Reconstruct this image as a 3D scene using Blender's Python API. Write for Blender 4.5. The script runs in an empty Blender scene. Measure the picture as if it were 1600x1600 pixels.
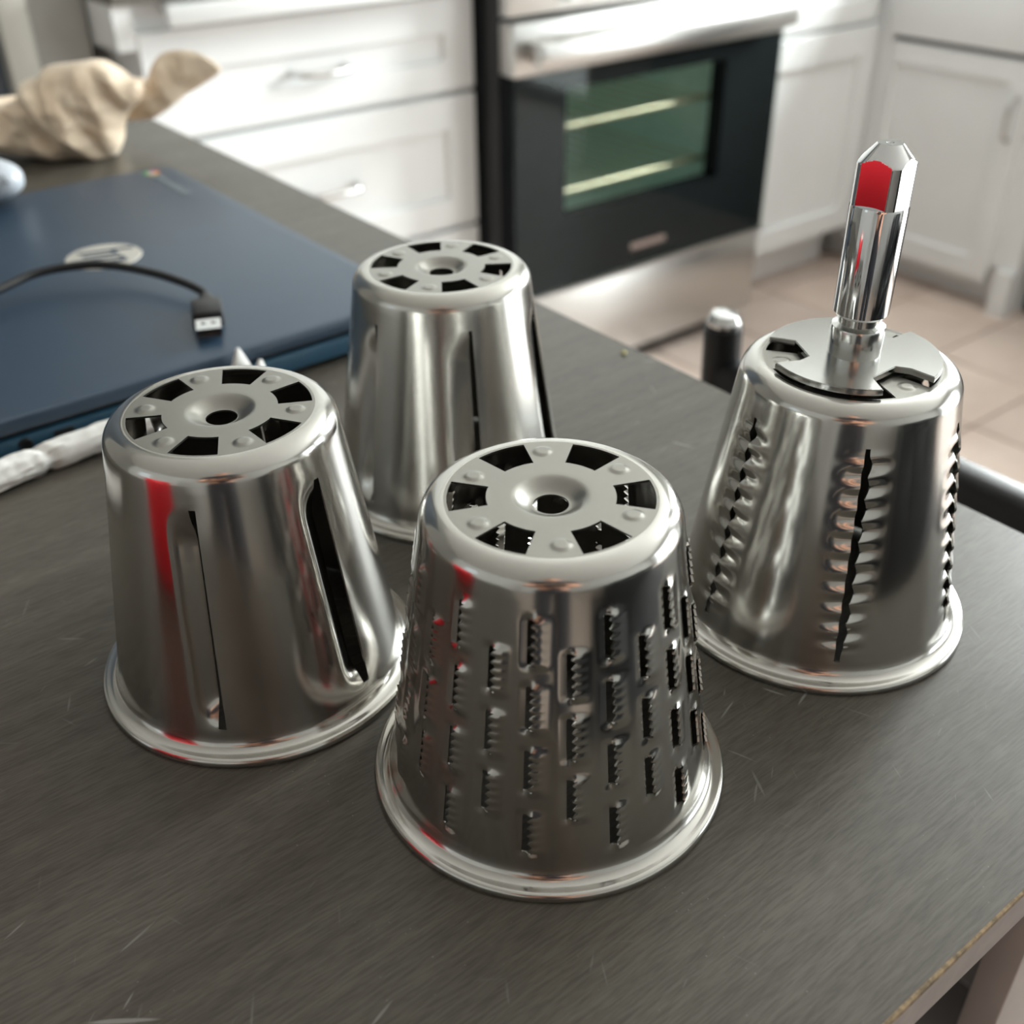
import bpy, bmesh, math, random
import numpy as np
from mathutils import Vector, Matrix, noise

random.seed(7)
sc = bpy.context.scene
COL = sc.collection
R_ = math.radians

# ------------------------------------------------------------------ camera
cam_d = bpy.data.cameras.new('camera')
cam = bpy.data.objects.new('camera', cam_d)
COL.objects.link(cam)
CR = Vector((0.78789344, -0.61571813, -0.01072893))
CU = Vector((0.34680741, 0.42925476, 0.83394542))
CF = Vector((0.50886988, 0.66078100, -0.55174262))
m = Matrix((CR, CU, -CF)).transposed().to_4x4()
m.translation = Vector((0, 0, 0.24106))
cam.matrix_world = m
cam_d.sensor_width = 36
cam_d.lens = 36 * 1681.33 / 1600
cam_d.clip_start = 0.01
cam_d.clip_end = 60
cam_d.dof.use_dof = True
cam_d.dof.focus_distance = 0.305
cam_d.dof.aperture_fstop = 11.0
sc.camera = cam

# ------------------------------------------------------------------ world, daylight, exposure
w = bpy.data.worlds.new('overcast_sky')
sc.world = w
w.use_nodes = True
w.node_tree.nodes['Background'].inputs[0].default_value = (0.86, 0.93, 1.0, 1)
w.node_tree.nodes['Background'].inputs[1].default_value = 1.3


def window_light(name, loc, size_y, size_z, power, rot, col=(0.99, 0.985, 1.0)):
    d = bpy.data.lights.new(name, 'AREA')
    d.shape = 'RECTANGLE'
    d.size = size_y
    d.size_y = size_z
    d.energy = power
    d.color = col
    o = bpy.data.objects.new(name, d)
    COL.objects.link(o)
    o.location = loc
    o.rotation_euler = rot
    return o


# daylight entering by the sink window and by the glazed patio door, both in the right wall
window_light('daylight_sink_window', (3.34, 0.85, 0.72), 1.2, 1.0, 280, (0, R_(90), 0))
window_light('daylight_patio_door', (3.34, -1.30, 0.20), 2.1, 1.9, 85, (0, R_(90), 0))

sc.view_settings.view_transform = 'Standard'
sc.view_settings.look = 'None'
sc.view_settings.gamma = 1.0
sc.view_settings.use_curve_mapping = False
sc.view_settings.exposure = 0.0
sc.cycles.use_denoising = True
sc.cycles.denoising_input_passes = 'RGB_ALBEDO_NORMAL'
sc.cycles.denoising_prefilter = 'ACCURATE'
sc.cycles.max_bounces = 12
sc.cycles.diffuse_bounces = 5
sc.cycles.glossy_bounces = 6
sc.cycles.transparent_max_bounces = 12
sc.cycles.sample_clamp_indirect = 6.0
sc.cycles.caustics_reflective = False
sc.cycles.caustics_refractive = False
sc.cycles.blur_glossy = 0.5

# ------------------------------------------------------------------ materials


def srgb(r, g, b):
    def f(c):
        c /= 255.0
        return c / 12.92 if c <= 0.04045 else ((c + 0.055) / 1.055) ** 2.4
    return (f(r), f(g), f(b), 1)


class NT:
    def __init__(self, name):
        self.mat = bpy.data.materials.new(name)
        self.mat.use_nodes = True
        self.t = self.mat.node_tree
        self.b = self.t.nodes['Principled BSDF']

    def n(self, typ, **kw):
        x = self.t.nodes.new(typ)
        for k, v in kw.items():
            setattr(x, k, v)
        return x

    def l(self, a, b):
        self.t.links.new(a, b)

    def coord(self, scale=(1, 1, 1), rot=(0, 0, 0), out='Object'):
        tc = self.n('ShaderNodeTexCoord')
        mp = self.n('ShaderNodeMapping')
        mp.inputs['Scale'].default_value = scale
        mp.inputs['Rotation'].default_value = rot
        self.l(tc.outputs[out], mp.inputs[0])
        return mp.outputs[0]

    def noise(self, vec, scale, detail=4, rough=0.55):
        x = self.n('ShaderNodeTexNoise')
        x.inputs['Scale'].default_value = scale
        x.inputs['Detail'].default_value = detail
        x.inputs['Roughness'].default_value = rough
        self.l(vec, x.inputs['Vector'])
        return x.outputs['Fac']

    def ramp(self, fac, stops):
        x = self.n('ShaderNodeValToRGB')
        els = x.color_ramp.elements
        while len(els) < len(stops):
            els.new(0.5)
        for e, (p, c) in zip(els, stops):
            e.position = p
            e.color = c if len(c) == 4 else (*c, 1)
        self.l(fac, x.inputs[0])
        return x.outputs[0]

    def mix(self, fac, a, b, blend='MIX'):
        x = self.n('ShaderNodeMix', data_type='RGBA', blend_type=blend)
        for sock, v in ((x.inputs[0], fac), (x.inputs[6], a), (x.inputs[7], b)):
            if hasattr(v, 'is_output'):
                self.l(v, sock)
            else:
                sock.default_value = v
        return x.outputs[2]

    def maprange(self, v, a, b, c, d):
        x = self.n('ShaderNodeMapRange')
        x.inputs[1].default_value = a
        x.inputs[2].default_value = b
        x.inputs[3].default_value = c
        x.inputs[4].default_value = d
        self.l(v, x.inputs[0])
        return x.outputs[0]

    def bump(self, h, strength, dist=0.001):
        x = self.n('ShaderNodeBump')
        x.inputs['Strength'].default_value = strength
        x.inputs['Distance'].default_value = dist
        self.l(h, x.inputs['Height'])
        self.l(x.outputs[0], self.b.inputs['Normal'])

    def set(self, col=None, rough=None, metal=None, spec=None, coat=None):
        if col is not None:
            self.b.inputs['Base Color'].default_value = col
        if rough is not None:
            self.b.inputs['Roughness'].default_value = rough
        if metal is not None:
            self.b.inputs['Metallic'].default_value = metal
        if spec is not None:
            self.b.inputs['Specular IOR Level'].default_value = spec
        if coat is not None:
            self.b.inputs['Coat Weight'].default_value = coat
        return self


def plain(name, col, rough=0.5, metal=0.0, spec=0.5, nscale=None, namt=0.06, bump=0.0):
    x = NT(name).set(col, rough, metal, spec)
    v = x.coord()
    f = x.noise(v, nscale or 30)
    c2 = tuple(min(1, k * (1 + namt)) for k in col[:3]) + (1,)
    c1 = tuple(k * (1 - namt) for k in col[:3]) + (1,)
    x.l(x.ramp(f, [(0.3, c1), (0.7, c2)]), x.b.inputs['Base Color'])
    if bump:
        x.bump(f, bump)
    return x.mat


def steel(name, col=(0.55, 0.535, 0.505, 1), r0=0.14, r1=0.18, grain=900, bump=0.0, smear=8):
    x = NT(name).set(col, 0.2, 1.0)
    v = x.coord()
    f = x.noise(v, smear, 2)
    x.set(rough=(r0 + r1) / 2)
    if bump > 0:
        x.bump(x.noise(v, grain, 3), bump, 0.0004)
    c = x.ramp(f, [(0.0, tuple(k * 0.90 for k in col[:3])), (1.0, col[:3])])
    x.l(c, x.b.inputs['Base Color'])
    return x.mat


M = {}
M['steel'] = steel('stamped_steel')
M['steel_plate'] = steel('stamped_steel_plate', (0.32, 0.309, 0.283, 1), 0.28, 0.34, 700, 0.0)
M['steel_brushed'] = steel('satin_steel', (0.54, 0.525, 0.49, 1), 0.20, 0.24, 1100, 0.0)
M['chrome'] = steel('polished_steel', (0.70, 0.70, 0.70, 1), 0.05, 0.09, 400, 0.0)
M['disc_steel'] = steel('ground_steel', (0.62, 0.62, 0.60, 1), 0.14, 0.20, 600, 0.0)
M['oven_steel'] = steel('oven_stainless', (0.66, 0.65, 0.63, 1), 0.26, 0.30, 300, 0.0)
M['white_paint'] = plain('white_cabinet_paint', srgb(232, 233, 233), 0.38, nscale=6, namt=0.02)
M['wall'] = plain('wall_paint', srgb(198, 198, 196), 0.8, nscale=40, namt=0.02, bump=0.05)
M['wall_grey'] = plain('grey_wall_paint', srgb(158, 157, 152), 0.75, nscale=40, namt=0.02, bump=0.05)
M['trim'] = plain('trim_paint', srgb(188, 186, 178), 0.45, nscale=9, namt=0.02)
M['ceiling'] = plain('ceiling_paint', srgb(226, 225, 222), 0.9, nscale=60, namt=0.02, bump=0.05)
M['blue_grey'] = plain('blue_grey_door_paint', srgb(88, 96, 106), 0.5, nscale=9)
M['black'] = plain('black_enamel', (0.012, 0.013, 0.015, 1), 0.28, nscale=20)
M['matte_black'] = plain('matte_black_panel', (0.010, 0.011, 0.013, 1), 0.6, spec=0.05, nscale=20)
M['black_rubber'] = plain('black_plastic', (0.012, 0.012, 0.013, 1), 0.42, spec=0.35, nscale=60)
M['gap_shade'] = plain('painted_gap_shade', (0.02, 0.02, 0.02, 1), 0.8)  # near-black colour for the shade inside the cabinet gap
M['worktop'] = plain('grey_worktop', srgb(120, 118, 112), 0.35, nscale=50)
M['red'] = plain('red_glaze', (0.62, 0.012, 0.022, 1), 0.3, nscale=15, namt=0.04)
M['white_plastic'] = plain('white_plastic', srgb(176, 182, 190), 0.3, nscale=20, namt=0.02)
M['paper'] = plain('white_paper', srgb(232, 231, 227), 0.75, nscale=300, namt=0.03, bump=0.1)
M['ink'] = plain('dark_ink', (0.05, 0.055, 0.06, 1), 0.5)
M['silver'] = plain('silver_emblem', srgb(196, 192, 184), 0.35, metal=0.3, nscale=40, namt=0.03)
M['blue_lid'] = plain('navy_laptop_shell', (0.018, 0.043, 0.078, 1), 0.40, spec=0.75, nscale=35, namt=0.05)
M['blue_side'] = plain('blue_laptop_base', (0.016, 0.070, 0.120, 1), 0.38, nscale=35, namt=0.05)
M['lettering'] = plain('pale_lettering', srgb(140, 148, 152), 0.5)
M['tan_core'] = plain('bare_board_core', srgb(128, 108, 80), 0.8, nscale=420, namt=0.6)
M['washed_wood'] = plain('pale_leg_wood', srgb(190, 178, 172), 0.55, nscale=30, namt=0.06)
M['green_c'] = plain('emblem_green', srgb(60, 150, 90), 0.4)
M['red_c'] = plain('emblem_red', srgb(205, 70, 60), 0.4)
M['yellow_c'] = plain('emblem_yellow', srgb(220, 185, 70), 0.4)
M['blue_c'] = plain('emblem_blue', srgb(80, 130, 200), 0.4)
M['enamel'] = plain('oven_enamel', srgb(218, 236, 228), 0.5, nscale=90, namt=0.1)
M['rack'] = plain('oven_rack_metal', srgb(205, 190, 165), 0.3, metal=0.7)
M['mug_in'] = plain('white_glaze', srgb(225, 222, 215), 0.25)
M['gold'] = plain('usb_contact_plastic', srgb(60, 50, 46), 0.4)


def glass(name, tint, gloss=0.04, rough=0.02):
    x = NT(name)
    t = x.t
    t.nodes.remove(x.b)
    out = t.nodes['Material Output']
    tr = x.n('ShaderNodeBsdfTransparent')
    tr.inputs[0].default_value = tint
    gl = x.n('ShaderNodeBsdfGlossy')
    gl.inputs['Roughness'].default_value = rough
    # Schlick reflectance of glass, the same on both faces of the pane
    lw = x.n('ShaderNodeLayerWeight')
    lw.inputs['Blend'].default_value = 0.5
    pw = x.n('ShaderNodeMath', operation='POWER')
    pw.inputs[1].default_value = 5.0
    x.l(lw.outputs['Facing'], pw.inputs[0])
    mx = x.n('ShaderNodeMixShader')
    x.l(x.maprange(pw.outputs[0], 0, 1, gloss, 1.0), mx.inputs[0])
    x.l(tr.outputs[0], mx.inputs[1])
    x.l(gl.outputs[0], mx.inputs[2])
    x.l(mx.outputs[0], out.inputs[0])
    return x.mat


M['pane'] = glass('window_glass', (0.95, 0.98, 0.97, 1))
M['oven_glass'] = glass('tinted_oven_glass', (0.93, 0.97, 0.95, 1), gloss=0.012)


def table_material(name, dark=1.0):
    x = NT(name).set(rough=0.34, spec=0.36)
    # grain runs along X
    v1 = x.coord((3.0, 90, 1))
    v2 = x.coord((90.0, 900, 1))
    v3 = x.coord((1, 1, 1))
    a = x.noise(v1, 1.6, 6, 0.6)
    b = x.noise(v2, 1.2, 4, 0.6)
    c = x.noise(v3, 7, 5, 0.6)
    base = x.ramp(a, [(0.25, srgb(78, 73, 67)), (0.55, srgb(90, 86, 79)), (0.8, srgb(100, 96, 88))])
    fine = x.ramp(b, [(0.36, (0.66, 0.65, 0.64, 1)), (0.60, (1.12, 1.12, 1.11, 1))])
    col = x.mix(0.8, base, fine, 'MULTIPLY')
    blot = x.ramp(c, [(0.3, (0.82, 0.82, 0.82, 1)), (0.7, (1.12, 1.11, 1.08, 1))])
    col = x.mix(0.8, col, blot, 'MULTIPLY')
    # pale scratches of several directions
    tot = None
    for rot, sc_, th in ((0.5, 38, 0.735), (1.25, 47, 0.74), (2.2, 31, 0.735), (0.95, 60, 0.745), (2.75, 43, 0.745)):
        v0 = x.coord((1, 1, 1), (0, 0, rot))
        mp = x.n('ShaderNodeMapping')
        mp.inputs['Scale'].default_value = (1.0, 0.09, 1)
        mp.inputs['Location'].default_value = (rot * 3.1, rot, 0)
        x.l(v0, mp.inputs[0])
        vv = mp.outputs[0]
        s = x.noise(vv, sc_ * 12, 1, 0.4)
        msk = x.maprange(s, th, th + 0.06, 0, 1)
        if tot is None:
            tot = msk
        else:
            mm = x.n('ShaderNodeMath', operation='MAXIMUM')
            x.l(tot, mm.inputs[0])
            x.l(msk, mm.inputs[1])
            tot = mm.outputs[0]
    area = x.maprange(x.noise(v3, 9, 2), 0.45, 0.62, 0.0, 0.6)
    mul = x.n('ShaderNodeMath', operation='MULTIPLY')
    x.l(tot, mul.inputs[0])
    x.l(area, mul.inputs[1])
    # tiny pale dust specks
    vo = x.n('ShaderNodeTexVoronoi')
    vo.inputs['Scale'].default_value = 330
    x.l(v3, vo.inputs['Vector'])
    sp = x.maprange(vo.outputs['Distance'], 0.03, 0.09, 0.35, 0.0)
    spa = x.maprange(x.noise(v3, 16, 2), 0.5, 0.62, 0, 1)
    m2 = x.n('ShaderNodeMath', operation='MULTIPLY')
    x.l(sp, m2.inputs[0])
    x.l(spa, m2.inputs[1])
    m3 = x.n('ShaderNodeMath', operation='MAXIMUM')
    x.l(mul.outputs[0], m3.inputs[0])
    x.l(m2.outputs[0], m3.inputs[1])
    col = x.mix(m3.outputs[0], col, srgb(175, 175, 172))
    x.l(col, x.b.inputs['Base Color'])
    x.l(x.maprange(c, 0.3, 0.7, 0.30, 0.42), x.b.inputs['Roughness'])
    x.bump(b, 0.12, 0.0003)
    return x.mat


M['table'] = table_material('dark_woodgrain_laminate')
M['table_edge'] = plain('grey_edge_band', srgb(128, 118, 114), 0.5, nscale=120, namt=0.12)


def tile_material():
    x = NT('pink_beige_floor_tile').set(rough=0.32)
    v = x.coord(out='Generated')
    oi = x.n('ShaderNodeObjectInfo')
    f = x.noise(x.coord(), 5, 4)
    base = x.ramp(f, [(0.3, srgb(204, 184, 172)), (0.7, srgb(224, 206, 194))])
    tint = x.ramp(oi.outputs['Random'], [(0, (0.9, 0.9, 0.9, 1)), (1, (1.04, 1.03, 1.02, 1))])
    x.l(x.mix(1.0, base, tint, 'MULTIPLY'), x.b.inputs['Base Color'])
    return x.mat


M['tile'] = tile_material()
M['grout'] = plain('tile_grout', srgb(140, 118, 106), 0.8, nscale=60, namt=0.08)


def bag_material():
    x = NT('tan_paper').set(rough=0.5)
    v = x.coord()
    f = x.noise(v, 40, 5)
    x.l(x.ramp(f, [(0.3, srgb(222, 196, 168)), (0.7, srgb(240, 222, 198))]), x.b.inputs['Base Color'])
    x.b.inputs['Sheen Weight'].default_value = 0.2
    x.bump(x.noise(v, 120, 3), 0.15, 0.001)
    return x.mat


M['bag'] = bag_material()

# ------------------------------------------------------------------ helpers


def link_mesh(name, me, mat, parent=None):
    o = bpy.data.objects.new(name, me)
    COL.objects.link(o)
    if mat is not None and len(me.materials) == 0:
        me.materials.append(M[mat] if isinstance(mat, str) else mat)
    if parent is not None:
        o.parent = parent
    return o


def build(name, verts, faces, mat, parent=None, smooth=True, angle=35):
    me = bpy.data.meshes.new(name)
    me.from_pydata([tuple(v) for v in verts], [], [tuple(f) for f in faces])
    me.update()
    if smooth:
        me.shade_smooth()
        me.set_sharp_from_angle(angle=R_(angle))
    return link_mesh(name, me, mat, parent)


def bm_obj(name, bm, mat, parent=None, smooth=False, angle=35):
    me = bpy.data.meshes.new(name)
    bm.to_mesh(me)
    bm.free()
    if smooth:
        me.shade_smooth()
        me.set_sharp_from_angle(angle=R_(angle))
    return link_mesh(name, me, mat, parent)


def bm_box(bm, x0, x1, y0, y1, z0, z1, bev=0.0, seg=2):
    r = bmesh.ops.create_cube(bm, size=1)
    vs = r['verts']
    for v in vs:
        v.co = Vector(((x0 + x1) / 2 + v.co.x * (x1 - x0), (y0 + y1) / 2 + v.co.y * (y1 - y0), (z0 + z1) / 2 + v.co.z * (z1 - z0)))
    if bev > 0:
        es = list({e for v in vs for e in v.link_edges})
        bmesh.ops.bevel(bm, geom=es, offset=bev, segments=seg, affect='EDGES', profile=0.5)


def box(name, x0, x1, y0, y1, z0, z1, mat, parent=None, bev=0.0, seg=2):
    bm = bmesh.new()
    bm_box(bm, x0, x1, y0, y1, z0, z1, bev, seg)
    return bm_obj(name, bm, mat, parent, smooth=bev > 0, angle=40)


def boxes(name, lst, mat, parent=None, bev=0.0):
    bm = bmesh.new()
    for b in lst:
        bm_box(bm, *b, bev=bev)
    return bm_obj(name, bm, mat, parent, smooth=bev > 0, angle=40)


def lathe(name, prof, mat, parent=None, n=64, center=(0, 0), angle=35):
    vs, fs = [], []
    for (r, z) in prof:
        for i in range(n):
            a = 2 * math.pi * i / n
            vs.append((center[0] + r * math.cos(a), center[1] + r * math.sin(a), z))
    for j in range(len(prof) - 1):
        for i in range(n):
            k = (i + 1) % n
            fs.append((j * n + i, (j + 1) * n + i, (j + 1) * n + k, j * n + k))
    o = build(name, vs, fs, mat, parent, True, angle)
    bm = bmesh.new()
    bm.from_mesh(o.data)
    bmesh.ops.recalc_face_normals(bm, faces=bm.faces)
    bm.to_mesh(o.data)
    bm.free()
    o.data.set_sharp_from_angle(angle=R_(angle))
    return o


def tube(name, pts, rad, mat, parent=None, n=12, cap=True, sub=6):
    P = [Vector(p) for p in pts]
    # Catmull-Rom resample
    Q = []
    if sub > 1 and len(P) > 2:
        ext = [P[0] * 2 - P[1]] + P + [P[-1] * 2 - P[-2]]
        for i in range(1, len(ext) - 2):
            p0, p1, p2, p3 = ext[i - 1:i + 3]
            for k in range(sub):
                t = k / sub
                Q.append(0.5 * ((2 * p1) + (p2 - p0) * t + (2 * p0 - 5 * p1 + 4 * p2 - p3) * t * t + (3 * p1 - p0 - 3 * p2 + p3) * t ** 3))
        Q.append(P[-1])
    else:
        Q = P
    vs, fs = [], []
    up = Vector((0, 0, 1))
    prev = None
    for i, p in enumerate(Q):
        d = (Q[min(i + 1, len(Q) - 1)] - Q[max(i - 1, 0)]).normalized()
        if prev is None:
            s = d.cross(up)
            if s.length < 1e-4:
                s = d.cross(Vector((1, 0, 0)))
        else:
            s = prev - d * prev.dot(d)
        s.normalize()
        prev = s.copy()
        u = s.cross(d)
        r = rad[min(i * len(rad) // len(Q), len(rad) - 1)] if isinstance(rad, (list, tuple)) else rad
        for k in range(n):
            a = 2 * math.pi * k / n
            vs.append(p + (s * math.cos(a) + u * math.sin(a)) * r)
    for i in range(len(Q) - 1):
        for k in range(n):
            l = (k + 1) % n
            fs.append((i * n + k, i * n + l, (i + 1) * n + l, (i + 1) * n + k))
    if cap:
        fs.append(tuple(range(n)))
        fs.append(tuple(range((len(Q) - 1) * n, len(Q) * n))[::-1])
    o = build(name, vs, fs, mat, parent, True, 50)
    bm = bmesh.new()
    bm.from_mesh(o.data)
    bmesh.ops.recalc_face_normals(bm, faces=bm.faces)
    bm.to_mesh(o.data)
    bm.free()
    return o


def thing(name, label, cat, loc=(0, 0, 0), group=None):
    o = bpy.data.objects.new(name, None)
    o.empty_display_size = 0.02
    COL.objects.link(o)
    o.location = loc
    o['label'] = label
    o['category'] = cat
    if group:
        o['group'] = group
    return o


def tag(o, label, cat, group=None):
    o['label'] = label
    o['category'] = cat
    if group:
        o['group'] = group
    return o


def struct(o, label=None):
    o['kind'] = 'structure'
    if label:
        o['label'] = label
    return o


def at(parent, o):
    """parts are modelled in scene coordinates: keep them there under a parent that stands elsewhere"""
    o.matrix_parent_inverse = Matrix.Translation(-Vector(parent.location))
    return o


# ------------------------------------------------------------------ the room
ZF = -0.88
ZC = 1.58
XW0, XW1, YW0, YW1 = -2.6, 3.2, -2.8, 2.40

floor = struct(box('floor', XW0 - 0.1, XW1 + 0.1, YW0 - 0.1, YW1 + 0.1, ZF - 0.06, ZF - 0.004, 'grout'), 'pinkish beige tiled kitchen floor')
PIT = 0.255
tile_me = None
for i in range(-6, 3):
    for j in range(-8, 4):
        x0 = 2.0 + i * PIT
        y0 = 0.99 + j * PIT
        if tile_me is None:
            t = box('floor_tile', 0.003, PIT - 0.003, 0.003, PIT - 0.003, -0.006, 0.0, 'tile', floor, bev=0.0018, seg=1)
            tile_me = t.data
        else:
            t = bpy.data.objects.new('floor_tile', tile_me)
            COL.objects.link(t)
            t.parent = floor
        t.location = (x0, y0, ZF)
# tiles beyond the part of the floor that the picture shows, joined
bm = bmesh.new()
for i in range(-18, 5):
    for j in range(-15, 6):
        if -6 <= i < 3 and -8 <= j < 4:
            continue
        x0 = 2.0 + i * PIT
        y0 = 0.99 + j * PIT
        bm_box(bm, x0 + .002, x0 + PIT - .002, y0 + .002, y0 + PIT - .002, ZF - .006, ZF)
o = bm_obj('floor_tile_field', bm, 'tile', floor)
o['kind'] = 'stuff'

struct(box('ceiling', XW0 - .1, XW1 + .1, YW0 - .1, YW1 + .1, ZC, ZC + 0.08, 'ceiling'), 'off-white painted ceiling')
struct(box('wall_back', 0.60, XW1 + .1, YW1, YW1 + 0.1, ZF, ZC, 'wall'), 'painted wall behind the range')
struct(box('wall_front', XW0 - .1, XW1 + .1, YW0 - 0.1, YW0, ZF, ZC, 'wall'), 'painted wall at the far end of the room')


def wall_with_holes(name, x0, x1, y0, y1, holes):
    """wall slab between x0 and x1, running along Y, with rectangular openings (ya, yb, za, zb)"""
    ys = sorted({y0, y1, *[h[0] for h in holes], *[h[1] for h in holes]})
    lst = []
    for a, b in zip(ys[:-1], ys[1:]):
        hs = [h for h in holes if h[0] <= a and h[1] >= b]
        if not hs:
            lst.append((x0, x1, a, b, ZF, ZC))
        else:
            h = hs[0]
            if h[2] > ZF:
                lst.append((x0, x1, a, b, ZF, h[2]))
            if h[3] < ZC:
                lst.append((x0, x1, a, b, h[3], ZC))
    return struct(boxes(name, lst, 'wall'))


RH = [(0.25, 1.45, 0.22, 1.22), (-2.35, -0.25, ZF, 1.15)]
wall_with_holes('wall_right', XW1, XW1 + 0.1, YW0, YW1, RH)
LH = [(0.6, 1.2, 0.10, 0.95)]
wall_with_holes('wall_left', XW0 - 0.1, XW0, YW0, YW1 + 0.1, LH)


def window(name, x, y0, y1, z0, z1, nmull, label):
    fr = struct(boxes(name, [(x - .02, x + .05, y0, y0 + .05, z0, z1), (x - .02, x + .05, y1 - .05, y1, z0, z1),
                             (x - .02, x + .05, y0 + .05, y1 - .05, z0, z0 + .05), (x - .02, x + .05, y0 + .05, y1 - .05, z1 - .05, z1)], 'white_paint'), label)
    k = (y1 - y0) / nmull
    for i in range(1, nmull):
        box('mullion', x - .01, x + .04, y0 + k * i - .025, y0 + k * i + .025, z0 + .05, z1 - .05, 'white_paint', fr)
    for i in range(nmull):
        a = y0 + k * i + (.05 if i == 0 else .025)
        b = y0 + k * (i + 1) - (.05 if i == nmull - 1 else .025)
        box('pane', x + .012, x + .016, a, b, z0 + .05, z1 - .05, 'pane', fr)


window('window_1', XW1 + .03, 0.25, 1.45, 0.22, 1.22, 2, 'white framed window over the sink cabinets')
window('window_2', XW1 + .03, -2.35, -0.25, ZF, 1.15, 2, 'glazed patio door in the right wall')
window('window_3', XW0 - .07, 0.6, 1.2, 0.10, 0.95, 2, 'white framed window in the left wall')

# wall end and door left of the drawers
struct(box('wall_stub', 0.512, 0.60, 1.86, YW1 + .1, ZF, ZC, 'wall_grey'), 'grey painted wall end beside the drawer cabinet')
struct(box('trim_1', 0.467, 0.512, 1.845, 1.90, ZF, 1.2, 'trim', bev=0.004), 'painted door casing beside the drawer cabinet')
struct(box('door_1', -0.36, 0.467, 1.875, 1.915, ZF, 1.15, 'blue_grey', bev=0.003), 'blue grey door at the end of the room')
struct(box('wall_back_left', XW0 - .1, 0.60, YW1, YW1 + .1, ZF, ZC, 'wall'), 'painted wall behind the grey door')
struct(box('trim_2', -0.405, -0.36, 1.845, 1.90, ZF, 1.2, 'trim', bev=0.004), 'painted casing on the hinge side of the grey door')
struct(boxes('wall_door_side', [(XW0, -0.405, 1.86, 1.93, ZF, ZC), (-0.405, 0.512, 1.86, 1.93, 1.2, ZC)], 'wall_grey'), 'grey wall around the door')

# ------------------------------------------------------------------ kitchen cabinets
YC = 1.757      # face of the cabinets on the range wall
XR = 2.561      # face of the cabinets on the sink wall


def shaker_front(name, axis, a0, a1, z0, z1, face, rail, parent, mat='white_paint', thick=0.02, outward=-1, rails=None):
    """a frame-and-panel front: four proud rails round a recessed panel, one mesh.
    axis 'x': runs along X and faces -Y at y=face; axis 'y': runs along Y and faces -X at x=face"""
    rl, rr, rb, rt = rails or (rail, rail, rail, rail)
    dpt = 0.011
    bev = 0.004
    # outer front ring, inner front ring, recessed ring
    def P(a, z, d):
        return (a, face + d, z) if axis == 'x' else (face + d, a, z)
    e = 0.0025
    rings = [
        [(a0, z0, thick), (a1, z0, thick), (a1, z1, thick), (a0, z1, thick)],
        [(a0, z0, e), (a1, z0, e), (a1, z1, e), (a0, z1, e)],
        [(a0 + e, z0 + e, 0), (a1 - e, z0 + e, 0), (a1 - e, z1 - e, 0), (a0 + e, z1 - e, 0)],
        [(a0 + rl, z0 + rb, 0), (a1 - rr, z0 + rb, 0), (a1 - rr, z1 - rt, 0), (a0 + rl, z1 - rt, 0)],
        [(a0 + rl + bev, z0 + rb + bev, dpt), (a1 - rr - bev, z0 + rb + bev, dpt), (a1 - rr - bev, z1 - rt - bev, dpt), (a0 + rl + bev, z1 - rt - bev, dpt)],
    ]
    vs = [P(*p) for r in rings for p in r]
    fs = []
    for j in range(len(rings) - 1):
        for i in range(4):
            k = (i + 1) % 4
            fs.append((j * 4 + i, j * 4 + k, (j + 1) * 4 + k, (j + 1) * 4 + i))
    n = (len(rings) - 1) * 4
    fs.append((n, n + 1, n + 2, n + 3))
    fs.append((3, 2, 1, 0))
    o = build(name, vs, fs, mat, parent, False)
    bm2 = bmesh.new()
    bm2.from_mesh(o.data)
    bmesh.ops.recalc_face_normals(bm2, faces=bm2.faces)
    bm2.to_mesh(o.data)
    bm2.free()
    return o


def arch_pull(parent, axis, a, z, length, face, vertical=False, mat='chrome', out=0.03):
    h = length / 2
    if axis == 'x':
        pts = [(a - h, face, z), (a - h * .9, face - out * .75, z), (a - h * .5, face - out, z), (a + h * .5, face - out, z), (a + h * .9, face - out * .75, z), (a + h, face, z)]
    else:
        pts = [(face, a, z - h), (face - out * .8, a, z - h * .9), (face - out, a, z - h * .5), (face - out, a, z + h * .5), (face - out * .8, a, z + h * .9), (face, a, z + h)]
    return tube('handle', pts, 0.0055, mat, parent, n=10)


WT = 0.0
dc = thing('drawer_cabinet', 'white drawer cabinet with its top drawer ajar left of the black range', 'cabinet', (0.95, 2.05, ZF))
at(dc, boxes('body', [(0.637, 1.283, YC + 0.021, YW1 - .01, ZF + 0.10, -0.01), (0.607, 0.637, YC + 0.002, YW1 - .01, -0.075, -0.01), (0.637, 1.283, YC + 0.075, YW1 - .01, ZF, ZF + 0.10)], 'white_paint', dc))
for (a0, a1, z0, z1, face, hz) in ((0.672, 1.25, -0.040, -0.0105, 1.700, None), (0.637, 1.277, -0.216, -0.052, YC, -0.145), (0.637, 1.277, -0.476, -0.226, YC, -0.352), (0.637, 1.277, -0.775, -0.486, YC, -0.63)):
    if hz is None:
        d = at(dc, box('drawer', a0, a1, face, face + 0.02, z0, z1, 'white_paint', dc, bev=0.003))
        b = at(dc, boxes('drawer_box', [(a0 + .02, a0 + .032, face + .02, YC + 0.3, z0 + .01, z1 - .004), (a1 - .032, a1 - .02, face + .02, YC + .3, z0 + .01, z1 - .004), (a0 + .032, a1 - .032, face + .02, YC + .3, z0 + .01, z0 + .018)], 'white_paint', d))
        b.matrix_parent_inverse = Matrix.Identity(4)
    else:
        rz = 0.062 if z1 - z0 < 0.2 else 0.060
        d = at(dc, shaker_front('drawer', 'x', a0, a1, z0, z1, face, 0.065, dc, rails=(0.065, 0.065, 0.052 if z1 - z0 < .2 else 0.055, rz)))
        h = arch_pull(d, 'x', 0.950, hz, 0.105, face + 0.010, out=0.036)
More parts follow.
